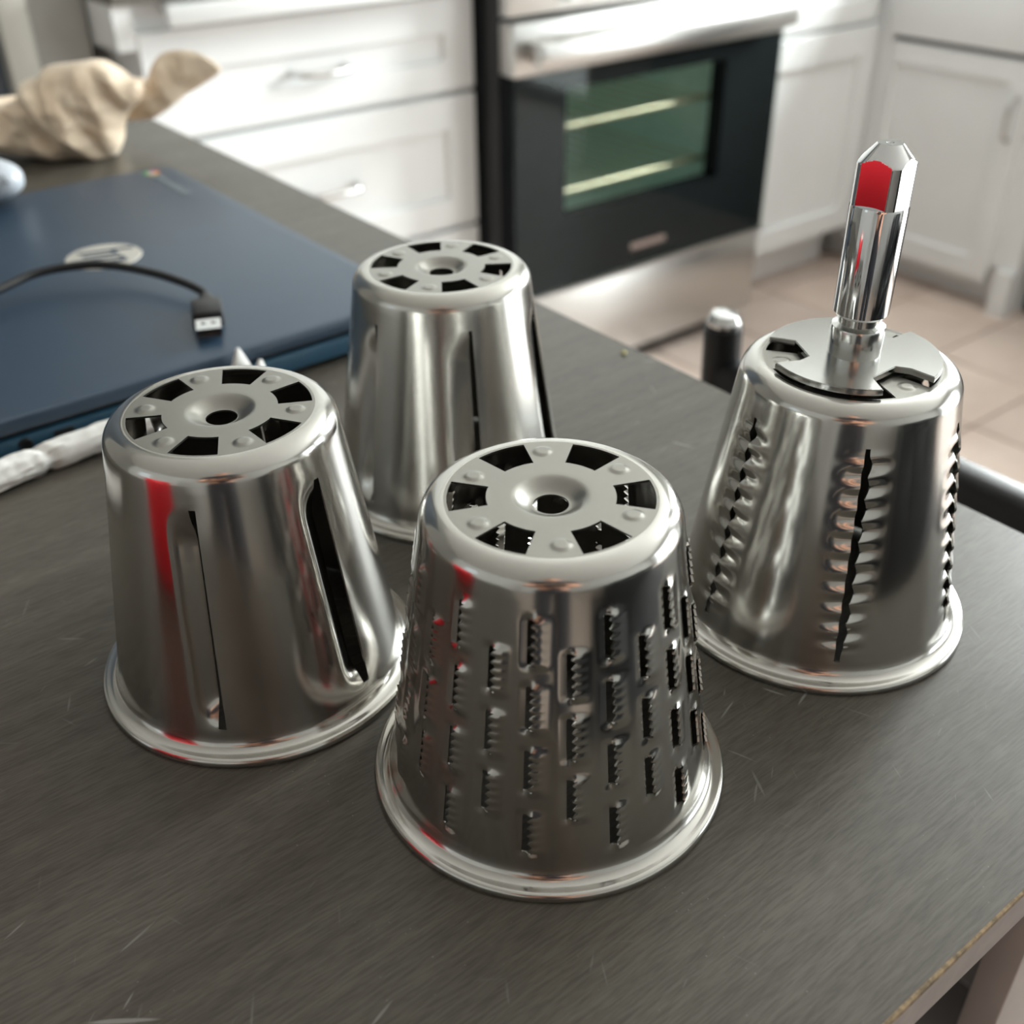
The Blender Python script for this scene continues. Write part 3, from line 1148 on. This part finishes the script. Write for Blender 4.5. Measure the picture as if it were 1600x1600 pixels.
def stroke(bm, p, q, wd, z):
    """flat stroke; letter coordinates (u to the right, v up) are mapped to lid axes: right = -Y, up = +X"""
    sl = 0.30
    pts = []
    for (u, v) in ((p[0] - wd / 2, p[1]), (p[0] + wd / 2, p[1]), (q[0] + wd / 2, q[1]), (q[0] - wd / 2, q[1])):
        uu = u + sl * v
        pts.append(bm.verts.new((v, -uu, z)))
    bm.faces.new(pts)


bm = bmesh.new()
zl = ZL + 0.0007
for p, q, wd in (((-.0098, -.0105), (-.0098, .0190), .0028), ((-.0025, -.0105), (-.0025, .0062), .0028), ((.0042, -.0190), (.0042, .0090), .0028), ((.0112, -.0070), (.0112, .0062), .0028)):
    stroke(bm, p, q, wd, zl)
for (u0, u1, v0, v1) in ((-.0098, -.0012, .0062, .0090), (.0042, .0125, .0062, .0090), (.0042, .0125, -.0105, -.0078)):
    vv = [bm.verts.new((v, -(u + .30 * v), zl)) for u, v in ((u0, v0), (u1, v0), (u1, v1), (u0, v1))]
    bm.faces.new(vv)
bmesh.ops.recalc_face_normals(bm, faces=bm.faces)
for f in bm.faces:
    if f.normal.z < 0:
        f.normal_flip()
ex = bmesh.ops.extrude_face_region(bm, geom=list(bm.faces))
for v in [e for e in ex['geom'] if isinstance(e, bmesh.types.BMVert)]:
    v.co.z -= 0.0004
lt = bm_obj('emblem_letters', bm, 'blue_lid', lid)
lt.location = (0.0, 0.003, 0)


def text_mesh(body, size):
    cu = bpy.data.curves.new('lettering', 'FONT')
    cu.body = body
    cu.size = size
    cu.extrude = 0.0001
    ob = bpy.data.objects.new('lettering', cu)
    COL.objects.link(ob)
    bpy.context.view_layer.update()
    dg = bpy.context.evaluated_depsgraph_get()
    me = bpy.data.meshes.new_from_object(ob.evaluated_get(dg))
    bpy.data.objects.remove(ob)
    return me


me = text_mesh('chromebook', 0.0105)
tx = link_mesh('lettering', me, 'lettering', lid)
me.materials.clear()
me.materials.append(M['lettering'])
tx.rotation_euler = (0, 0, R_(-90))
tx.location = (0.0868, 0.139, ZL + 0.0002)
# round browser emblem of three colours round a blue centre
eb = (0.0900, 0.1470)
for k, mt in enumerate(('red_c', 'green_c', 'yellow_c')):
    vs, fs = [], []
    for i in range(13):
        a = math.radians(-30 + 120 * k + 10 * i)
        for r in (0.0026, 0.0058):
            vs.append((eb[0] + r * math.cos(a), eb[1] + r * math.sin(a), ZL + .0003))
    fs = [(2 * i, 2 * i + 1, 2 * i + 3, 2 * i + 2) for i in range(12)]
    build('emblem_ring', vs, fs, mt, lid, False)
lathe('emblem_centre', [(0, ZL + .0003), (0.0020, ZL + .0003), (0.0020, ZL)], 'blue_c', lid, n=24, center=eb)
lathe('emblem_white', [(0.0020, ZL + .00025), (0.0026, ZL + .00025)], 'white_plastic', lid, n=24, center=eb)

# ------------------------------------------------------------------ usb cable on the laptop
uc = thing('usb_cable', 'black USB cable with a bare metal plug resting on the laptop lid', 'cable', (0.192, 0.505, 0.0220))
tip = Vector((0.1806, 0.4738, 0.0264))
root_ = Vector((0.1992, 0.5182, 0.0270))
dirv = (tip - root_).normalized()
side = dirv.cross(Vector((0, 0, 1))).normalized()
upv = side.cross(dirv)
rot = Matrix((side, dirv, upv)).transposed().to_4x4()
rot.translation = root_


def plug_part(name, lst, mat, parent, bev):
    bm = bmesh.new()
    for b in lst:
        bm_box(bm, *b, bev=bev)
    bm.transform(rot)
    o = bm_obj(name, bm, mat, parent, True, 40)
    return at(uc, o) if parent is uc else o


Ltot = (tip - root_).length
pb = plug_part('plug_body', [(-.0076, .0076, 0.0120, Ltot - .0155, -.0042, .0042)], 'black_rubber', uc, 0.0014)
# tapering ribbed strain relief
vs, fs = [], []
NSR = 9
for i in range(NSR):
    y = 0.0 + 0.0125 * i / (NSR - 1)
    k = i / (NSR - 1)
    wx = 0.0024 + 0.0046 * k + (0.0004 if i % 2 else 0)
    wz = 0.0022 + 0.0017 * k + (0.0003 if i % 2 else 0)
    for a in range(12):
        t = TWO * a / 12
        vs.append(rot @ Vector((wx * math.cos(t), y, wz * math.sin(t))))
for i in range(NSR - 1):
    for a in range(12):
        b = (a + 1) % 12
        fs.append((i * 12 + a, i * 12 + b, (i + 1) * 12 + b, (i + 1) * 12 + a))
fs += [tuple(range(12)), tuple(range((NSR - 1) * 12, NSR * 12))[::-1]]
at(uc, build('strain_relief', vs, fs, 'black_rubber', uc, True, 50))
y0, y1 = Ltot - .0155, Ltot
pm = plug_part('plug_shell', [(-.0060, .0060, y0, y1, .00200, .00225), (-.0060, .0060, y0, y1, -.00225, -.00200), (-.0060, -.00575, y0, y1, -.0020, .0020), (.00575, .0060, y0, y1, -.0020, .0020)], 'chrome', uc, 0.0)
t_ = plug_part('plug_tongue', [(-.0056, .0056, y0, y1 - .0008, -.0019, 0.0)], 'gold', pm, 0.0)
t_.matrix_parent_inverse = Matrix.Identity(4)
h_ = plug_part('plug_window', [(-.0035, -.0014, y1 - .0085, y1 - .0062, .0022, .00235), (.0014, .0035, y1 - .0085, y1 - .0062, .0022, .00235)], 'ink', pm, 0.0)
h_.matrix_parent_inverse = Matrix.Identity(4)
at(uc, tube('cord', [(-0.09, 0.46, 0.0026), (-0.03, 0.5, 0.0035), (0.01, 0.525, 0.014), (0.045, 0.548, 0.0272), (0.08, 0.568, 0.0295), (0.1153, 0.5855, 0.031), (0.1378, 0.5939, 0.032), (0.1607, 0.5897, 0.032), (0.175, 0.5804, 0.031), (0.1875, 0.5577, 0.0305), (0.1942, 0.5381, 0.03), (0.1984, 0.5246, 0.0285), (0.1992, 0.5182, 0.027)], 0.0023, 'black_rubber', uc, n=12, sub=8))

# ------------------------------------------------------------------ white handset with dark lettering
wd_ = thing('white_mouse', 'white rounded computer mouse with dark lettering resting on the laptop', 'mouse', (0.140, 0.788, 0.0220))
UA = Vector((0.788, -0.616, 0)).normalized()
VA = Vector((0.616, 0.788, 0)).normalized()
A_, B_, C_ = 0.052, 0.024, 0.0145
n1, n2 = 48, 28
vs, fs = [], []


def sp(x, p):
    return math.copysign(abs(x) ** p, x)


for j in range(n2 + 1):
    ph = -math.pi / 2 + math.pi * j / n2
    for i in range(n1):
        t = TWO * i / n1
        u = A_ * sp(math.cos(ph), .75) * sp(math.cos(t), .85)
        v = B_ * sp(math.cos(ph), .75) * sp(math.sin(t), .85)
        zq = C_ + C_ * sp(math.sin(ph), .75)
        vs.append(UA * u + VA * v + Vector((0, 0, zq + 0.0004)))
for j in range(n2):
    for i in range(n1):
        k = (i + 1) % n1
        fs.append((j * n1 + i, j * n1 + k, (j + 1) * n1 + k, (j + 1) * n1 + i))
shell = build('shell', vs, fs, 'white_plastic', wd_, True, 60)
# lettering wrapped on the near flank
me = text_mesh('com', 0.0072)
for v in me.vertices:
    s_ = min(0.0512, 0.0368 + v.co.x)            # distance along UA
    vv = -0.0150 + v.co.y           # across, letters upright away from the viewer
    c_ = min(0.999, (abs(s_ / A_) ** (2 / .85) + abs(vv / B_) ** (2 / .85)) ** (.85 / 1.5))
    zq = C_ + C_ * math.sqrt(1 - c_ * c_) ** .75
    v.co = UA * s_ + VA * vv + Vector((0, 0, zq + 0.0006 + v.co.z))
tx = link_mesh('lettering', me, None, wd_)
me.materials.clear()
me.materials.append(M['ink'])
at(wd_, tube('cord', [(0.140, 0.800, 0.0480), (0.158, 0.826, 0.056), (0.176, 0.846, 0.050), (0.188, 0.850, 0.028), (0.190, 0.852, 0.0040), (0.150, 0.880, 0.0036), (0.05, 0.90, 0.0036)], 0.0032, 'black_rubber', wd_, n=10))

# ------------------------------------------------------------------ wrapped straw
st = thing('wrapped_straw', 'straw in crumpled white paper wrapper lying against the laptop side', 'straw', (0.09, 0.447, 0.0))
axis_pts = [Vector((-0.055, 0.4085, 0.0066)), Vector((0.0, 0.4225, 0.0066)), Vector((0.0660, 0.4380, 0.0066)), Vector((0.0835, 0.4415, 0.0062)), Vector((0.115, 0.4438, 0.0066)), Vector((0.168, 0.4448, 0.0066))]
vs, fs = [], []
NA, NB = 110, 28
for i in range(NA + 1):
    f = i / NA * (len(axis_pts) - 1)
    k = min(int(f), len(axis_pts) - 2)
    p = axis_pts[k].lerp(axis_pts[k + 1], f - k)
    d = (axis_pts[k + 1] - axis_pts[k]).normalized()
    s = d.cross(Vector((0, 0, 1))).normalized()
    u = s.cross(d)
    for a in range(NB):
        t = TWO * a / NB
        crease = 0.0014 * math.exp(-((p.x - 0.0835 - 0.004 * math.cos(t)) / 0.0022) ** 2) * (0.4 + abs(math.sin(t)))
        wr = 0.0009 * noise.noise(Vector((p.x * 70, 3 * math.cos(t), 3 * math.sin(t)))) + 0.0004 * noise.noise(Vector((p.x * 260, 6 * math.cos(t), 6 * math.sin(t))))
        r = 0.0062 - crease + wr
        q = p + s * (r * math.cos(t)) + u * (r * 1.0 * math.sin(t))
        q.z = max(q.z, 0.0003)
        vs.append(q)
for i in range(NA):
    for a in range(NB):
        b = (a + 1) % NB
        fs.append((i * NB + a, i * NB + b, (i + 1) * NB + b, (i + 1) * NB + a))
fs += [tuple(range(NB)), tuple(range(NA * NB, (NA + 1) * NB))[::-1]]
at(st, build('wrapper', vs, fs, 'paper', st, True, 40))
# torn paper end: a curled ragged strip standing up from the wrapper
vs, fs = [], []
NT_ = 22
for i in range(NT_ + 1):
    k = i / NT_
    x = 0.158 + 0.034 * k
    y = 0.4440 + 0.006 * math.sin(k * 2.6)
    top = 0.008 + 0.0200 * max(0, 1 - abs(k - 0.66) / 0.24) + 0.012 * max(0, 1 - abs(k - 0.93) / 0.09) + 0.0012 * random.random()
    for r_, z in ((0, 0.0005), (1, 0.5 * top), (2, top)):
        vs.append((x + 0.002 * r_ * k, y + 0.0018 * math.sin(r_ * 1.3 + k * 4), z))
for i in range(NT_):
    for r_ in range(2):
        a = i * 3 + r_
        fs.append((a, a + 3, a + 4, a + 1))
o = at(st, build('torn_end', vs, fs, 'paper', st, True, 80))
sol = o.modifiers.new('thickness', 'SOLIDIFY')
sol.thickness = 0.0003

# ------------------------------------------------------------------ crumpled paper bag
pbag = thing('paper_bag', 'crumpled tan paper bag heaped on the far corner of the table', 'bag', (0.28, 0.95, 0.0))


def pillow(name, outline, depth, cen, seed, face, parent, nrho=30, sub=9, zmin=0.0006, amp=1.0):
    """closed crumpled body: an outline standing in the plane through cen with the given facing,
    swollen to the given depth on both sides and folded"""
    fx = Vector((face[1], -face[0], 0)).normalized()   # horizontal in-plane
    fy = Vector((face[0], face[1], 0)).normalized()    # depth direction
    O = []
    n = len(outline)
    for i in range(n):
        p0, p1, p2, p3 = [Vector(outline[(i + k) % n]) for k in (-1, 0, 1, 2)]
        for k in range(sub):
            t = k / sub
            O.append(0.5 * ((2 * p1) + (p2 - p0) * t + (2 * p0 - 5 * p1 + 4 * p2 - p3) * t * t + (3 * p1 - p0 - 3 * p2 + p3) * t ** 3))
    c = sum(O, Vector((0, 0))) / len(O)
    vs, fs = [], []
    no = len(O)

    def lat(i_, j_, k_):
        return random.Random(i_ * 7919 + j_ * 104729 + k_ * 1299709 + int(seed * 1000)).random()

    def facet(a, z, cell, k_):
        """height of a crumpled sheet: random lattice heights joined by flat triangles"""
        u, v = a / cell + 0.35 * z / cell, z / cell * 0.8 - 0.25 * a / cell
        i_, j_ = math.floor(u), math.floor(v)
        fu, fv = u - i_, v - j_
        if fu + fv < 1:
            return lat(i_, j_, k_) * (1 - fu - fv) + lat(i_ + 1, j_, k_) * fu + lat(i_, j_ + 1, k_) * fv
        return lat(i_ + 1, j_ + 1, k_) * (fu + fv - 1) + lat(i_, j_ + 1, k_) * (1 - fu) + lat(i_ + 1, j_, k_) * (1 - fv)

    def fold(a, z, sgn):
        return 0.58 * facet(a, z, 0.036, 2 + sgn) + 0.30 * facet(a + .01, z * .6 + a * .5, 0.015, 5 + sgn) + 0.12 * facet(a * .8 - z * .4, z + .02, 0.007, 9 + sgn)

    for sgn in (-1, 1):
        for j in range(1, nrho + 1):
            rho = j / nrho
            if sgn == 1 and j == nrho:
                continue
            for p in O:
                q = c + (p - c) * rho
                th_ = depth * math.sqrt(max(0, 1 - rho ** 2.4)) * (0.15 + 1.15 * fold(q.x, q.y, sgn)) * amp
                wob = 0.004 * noise.noise(Vector((q.x * 50, q.y * 50, seed)))
                P = cen + fx * q.x + fy * (sgn * th_ + wob) + Vector((0, 0, q.y))
                P.z = max(P.z, zmin)
                vs.append(P)
    cf = len(vs)
    for sgn in (-1, 1):
        th_ = depth * (0.15 + 1.15 * fold(c.x, c.y, sgn)) * amp
        P = cen + fx * c.x + fy * (sgn * th_) + Vector((0, 0, c.y))
        vs.append(P)
    for j in range(nrho - 1):
        for i in range(no):
            k = (i + 1) % no
            fs.append((j * no + i, j * no + k, (j + 1) * no + k, (j + 1) * no + i))
    off = nrho * no

    def bi(j, i):
        return off + j * no + i if j < nrho - 1 else (nrho - 1) * no + i
    for j in range(nrho - 1):
        for i in range(no):
            k = (i + 1) % no
            fs.append((bi(j + 1, i), bi(j + 1, k), bi(j, k), bi(j, i)))
    for i in range(no):
        k = (i + 1) % no
        fs.append((cf, k, i))
        fs.append((cf + 1, bi(0, i), bi(0, k)))
    o = build(name, vs, fs, 'bag', parent, True, 22)
    bm = bmesh.new()
    bm.from_mesh(o.data)
    bmesh.ops.recalc_face_normals(bm, faces=bm.faces)
    bm.to_mesh(o.data)
    bm.free()
    return at(parent, o)


# facing direction: away from the camera, horizontal
FD = (CF.x, CF.y)


def to_bag(u, v, dist):
    """outline point given on the plane that stands at horizontal distance dist ahead"""
    d = CF * 1681.33 + CR * (u - 800) + CU * (800 - v)
    fy = Vector((CF.x, CF.y, 0)).normalized()
    t = dist / d.dot(fy)
    p = Vector((0, 0, 0.24106)) + d * t
    fx = Vector((fy.y, -fy.x, 0))
    return (p.dot(fx), p.z)


fyv = Vector((CF.x, CF.y, 0)).normalized()
D1 = 0.905
body_o = [to_bag(u, v, D1) for u, v in ((-70, 190), (-30, 160), (0, 165), (28, 150), (35, 128), (62, 118), (72, 104), (110, 97), (152, 94), (185, 108), (205, 122), (222, 128), (225, 150), (205, 172), (196, 195), (192, 226), (176, 246), (130, 249), (60, 244), (0, 236), (-60, 230))]
pillow('bag_body', body_o, 0.046, fyv * D1, 3.1, FD, pbag)
D2 = 0.935
neck_o = [to_bag(u, v, D2) for u, v in ((165, 140), (190, 122), (225, 128), (238, 100), (252, 84), (285, 78), (318, 86), (346, 108), (318, 132), (290, 150), (262, 172), (236, 186), (196, 190), (170, 185))]
pillow('bag_neck', neck_o, 0.020, fyv * D2, 8.4, FD, pbag)

# ------------------------------------------------------------------ red mug just left of the view (mirrored in the steel)
mg = thing('mug', 'glossy red mug mirrored in the steel drums', 'mug', (-0.100, 0.252, 0.0))
lathe('cup', [(0.0, 0.0), (0.030, 0.0), (0.036, 0.003), (0.0405, 0.012), (0.041, 0.05), (0.041, 0.088), (0.0395, 0.090), (0.038, 0.088)], 'red', mg, n=64)
lathe('lining', [(0.038, 0.088), (0.037, 0.05), (0.035, 0.008), (0.0, 0.006)], 'mug_in', mg, n=64)
tube('handle', [(-0.040, 0.0, 0.075), (-0.060, 0.0, 0.073), (-0.067, 0.0, 0.05), (-0.058, 0.0, 0.026), (-0.040, 0.0, 0.020)], 0.0055, 'red', mg, n=12)

# crumbs on the table
cr = tag(lathe('crumb', [(0, 0.0), (0.0012, 0.0002), (0.0014, 0.0009), (0.0006, 0.0018), (0, 0.0019)], plain('pale_crumb', srgb(205, 196, 130), 0.7), None, n=9), 'tiny yellowish crumb near the back edge of the table', 'crumb')
cr.location = (0.3595, 0.3696, 0)

# ------------------------------------------------------------------ behind the camera: unseen sofa and rug, added to darken what the steel mirrors
sf = thing('sofa', 'unseen black sofa added for the dark strips mirrored in the drums', 'sofa', (1.15, -2.05, ZF))
at(sf, box('base', 0.25, 2.05, -2.45, -1.60, ZF + .06, ZF + .26, 'black_rubber', sf, bev=0.02))
for k in range(3):
    at(sf, box('seat_cushion', 0.42 + .49 * k, 0.90 + .49 * k, -2.25, -1.58, ZF + .262, ZF + .44, 'black_rubber', sf, bev=0.05, seg=4))
    at(sf, box('back_cushion', 0.42 + .49 * k, 0.90 + .49 * k, -2.47, -2.26, ZF + .262, ZF + .82, 'black_rubber', sf, bev=0.06, seg=4))
for x in (0.22, 1.90):
    at(sf, box('armrest', x, x + .18, -2.47, -1.60, ZF + .06, ZF + .62, 'black_rubber', sf, bev=0.05, seg=4))
for x in (0.32, 1.98):
    for y in (-2.38, -1.68):
        at(sf, box('foot', x - .025, x + .025, y - .025, y + .025, ZF, ZF + .06, 'black_rubber', sf))
rug = tag(box('rug', -0.2, 2.3, -2.5, -0.75, ZF, ZF + 0.008, plain('charcoal_rug', (0.03, 0.03, 0.033, 1), 0.95, nscale=200, namt=0.3), None, bev=0.003), 'unseen charcoal rug added to darken the floor mirrored in the drums', 'rug')
sf.location.z += 0.008

# ------------------------------------------------------------------ the person taking the picture, mirrored in the steel
M['skin'] = plain('skin', srgb(214, 160, 132), 0.5, nscale=25, namt=0.04)
M['navy'] = plain('navy_cotton', (0.010, 0.012, 0.022, 1), 0.9, nscale=160, namt=0.2)
M['denim'] = plain('dark_trousers', (0.012, 0.012, 0.016, 1), 0.9, nscale=160, namt=0.2)
M['hair'] = plain('dark_hair', (0.02, 0.013, 0.009, 1), 0.5, nscale=90, namt=0.3)
M['eye'] = plain('eye', (0.6, 0.6, 0.58, 1), 0.2)
PB = Vector((-0.29, -0.375, ZF))
PS = Vector((CR.x, CR.y, 0)).normalized()
PD = Vector((CF.x, CF.y, 0)).normalized()
LENS = Vector((0, 0, 0.24106))
PC = LENS - CU * 0.055 + CR * 0.02 - CF * 0.009


def W(a, d, h):
    return PB + PS * a + PD * d + Vector((0, 0, h))


def skin_mesh(name, chains, mat, parent, root=0, sub=2):
    """chains: lists of (point, rx, ry); equal points are joined"""
    pts, rad, edges, keyed = [], [], [], {}
    for ch_ in chains:
        prev = None
        for (p, rx, ry) in ch_:
            k = tuple(round(c, 5) for c in p)
            if k not in keyed:
                keyed[k] = len(pts)
                pts.append(p)
                rad.append((rx, ry))
            i = keyed[k]
            if prev is not None:
                edges.append((prev, i))
            prev = i
    me = bpy.data.meshes.new(name)
    me.from_pydata([tuple(p) for p in pts], edges, [])
    ob = bpy.data.objects.new(name, me)
    COL.objects.link(ob)
    md = ob.modifiers.new('skin', 'SKIN')
    md.use_smooth_shade = True
    for i, r in enumerate(rad):
        me.skin_vertices[0].data[i].radius = r
        me.skin_vertices[0].data[i].use_root = (i == root)
    sb = ob.modifiers.new('subdivision', 'SUBSURF')
    sb.levels = sb.render_levels = sub
    bpy.context.view_layer.update()
    new = bpy.data.meshes.new_from_object(ob.evaluated_get(bpy.context.evaluated_depsgraph_get()))
    bpy.data.objects.remove(ob)
    new.shade_smooth()
    o = link_mesh(name, new, mat, parent)
    new.materials.clear()
    new.materials.append(M[mat])
    return o


def e3(p, r, q=None):
    return (p, r, q or r)


ps = thing('person', 'person in a navy shirt holding up a phone over the table end', 'person', tuple(PB))
spine = [e3(W(0, 0, .93), .13, .10), e3(W(0, 0, 1.10), .115, .09), e3(W(0, .0, 1.28), .13, .095), e3(W(0, .0, 1.43), .06), e3(W(0, .025, 1.50), .05), e3(W(0, .05, 1.58), .072, .08), e3(W(0, .045, 1.66), .062, .07)]
chains = [spine]
chains.append([spine[5], e3(W(0, .122, 1.575), .013), e3(W(0, .134, 1.562), .010)])
shirt = [[e3(W(0, 0, .90), .155, .125), e3(W(0, 0, 1.10), .14, .112), e3(W(0, 0, 1.28), .152, .115), e3(W(0, 0, 1.40), .085)]]
trous = [[e3(W(0, 0, .99), .14, .115), e3(W(0, 0, .92), .145, .12)]]
for sg in (-1, 1):
    chains.append([spine[5], e3(W(sg * .078, .04, 1.58), .016), e3(W(sg * .088, .032, 1.59), .012)])
    sh = e3(W(sg * .165, 0, 1.385), .052)
    el = e3(W(sg * .225, .05, 1.10), .040)
    palm = PC + CR * (sg * .058) - CU * .040 - CF * .016
    wr = e3(palm + CR * (sg * .028) - CU * .050 - CF * .055, .024, .030)
    pm_ = e3(palm, .020, .030)
    mid = e3(el[0].lerp(wr[0], .4), .038)
    chains.append([spine[2], sh, el, mid, wr, pm_])
    for k in range(4):
        up_ = CU * (.030 - .020 * k)
        ln = (1.0, 1.1, 1.03, .85)[k]
        k1 = palm + CR * (-sg * .012) + up_ + CF * .014
        k2 = k1 + CR * (-sg * .020 * ln) + CF * .017
        k3 = k2 + CR * (-sg * .020 * ln) + CF * .004
        k4 = k3 + CR * (-sg * .016 * ln) - CF * .002
        chains.append([pm_, e3(k1, .0095), e3(k2, .0088), e3(k3, .0082), e3(k4, .0068)])
    t1 = palm + CU * .022 - CF * .012
    t2 = t1 + CU * .022 - CR * (sg * .020) - CF * .004
    t3 = t2 + CU * .012 - CR * (sg * .020)
    chains.append([pm_, e3(t1, .012), e3(t2, .0105), e3(t3, .0085)])
    hip = e3(W(sg * .085, 0, .86), .082)
    kn = e3(W(sg * .095, .02, .48), .055)
    an = e3(W(sg * .10, -.02, .09), .036)
    toe = e3(W(sg * .11, .13, .032), .030, .034)
    chains.append([spine[0], hip, kn, an, toe])
    shirt.append([shirt[0][2], e3(sh[0], .068), e3(sh[0].lerp(el[0], .55), .060)])
    trous.append([trous[0][1], e3(hip[0], .098), e3(kn[0], .072), e3(W(sg * .10, -.02, .12), .058)])
    shoe = at(ps, skin_mesh('shoe', [[e3(W(sg * .10, -.055, .045), .043), e3(W(sg * .105, .04, .042), .042), e3(W(sg * .11, .15, .034), .034)]], 'black_rubber', ps))
at(ps, skin_mesh('body', chains, 'skin', ps))
at(ps, skin_mesh('shirt', shirt, 'navy', ps))
at(ps, skin_mesh('trousers', trous, 'denim', ps))
at(ps, skin_mesh('hair', [[e3(W(0, -.005, 1.60), .085, .075), e3(W(0, .02, 1.66), .083, .078), e3(W(0, .06, 1.695), .060, .05)]], 'hair', ps))
for sg in (-1, 1):
    bm = bmesh.new()
    bmesh.ops.create_uvsphere(bm, u_segments=12, v_segments=8, radius=.011)
    bmesh.ops.translate(bm, verts=bm.verts, vec=W(sg * .032, .118, 1.60))
    at(ps, bm_obj('eye', bm, 'eye', ps, True))
at(ps, tube('mouth', [W(-.022, .112, 1.525), W(0, .121, 1.523), W(.022, .112, 1.525)], .004, 'red_c', ps, n=8))

ph_ = thing('phone', 'black phone held in both hands of the person', 'phone', tuple(PC))
RM = Matrix((CR, CU, CF)).transposed().to_4x4()
ph_.rotation_euler = RM.to_euler()
box('case', -.0375, .0375, -.075, .075, -.004, .004, 'black', ph_, bev=.0035, seg=3)
box('screen', -.035, .035, -.072, .072, -.0046, -.0039, 'black', ph_)
box('camera_island', -.034, -.002, .036, .070, .0038, .0052, 'black', ph_, bev=.0005)
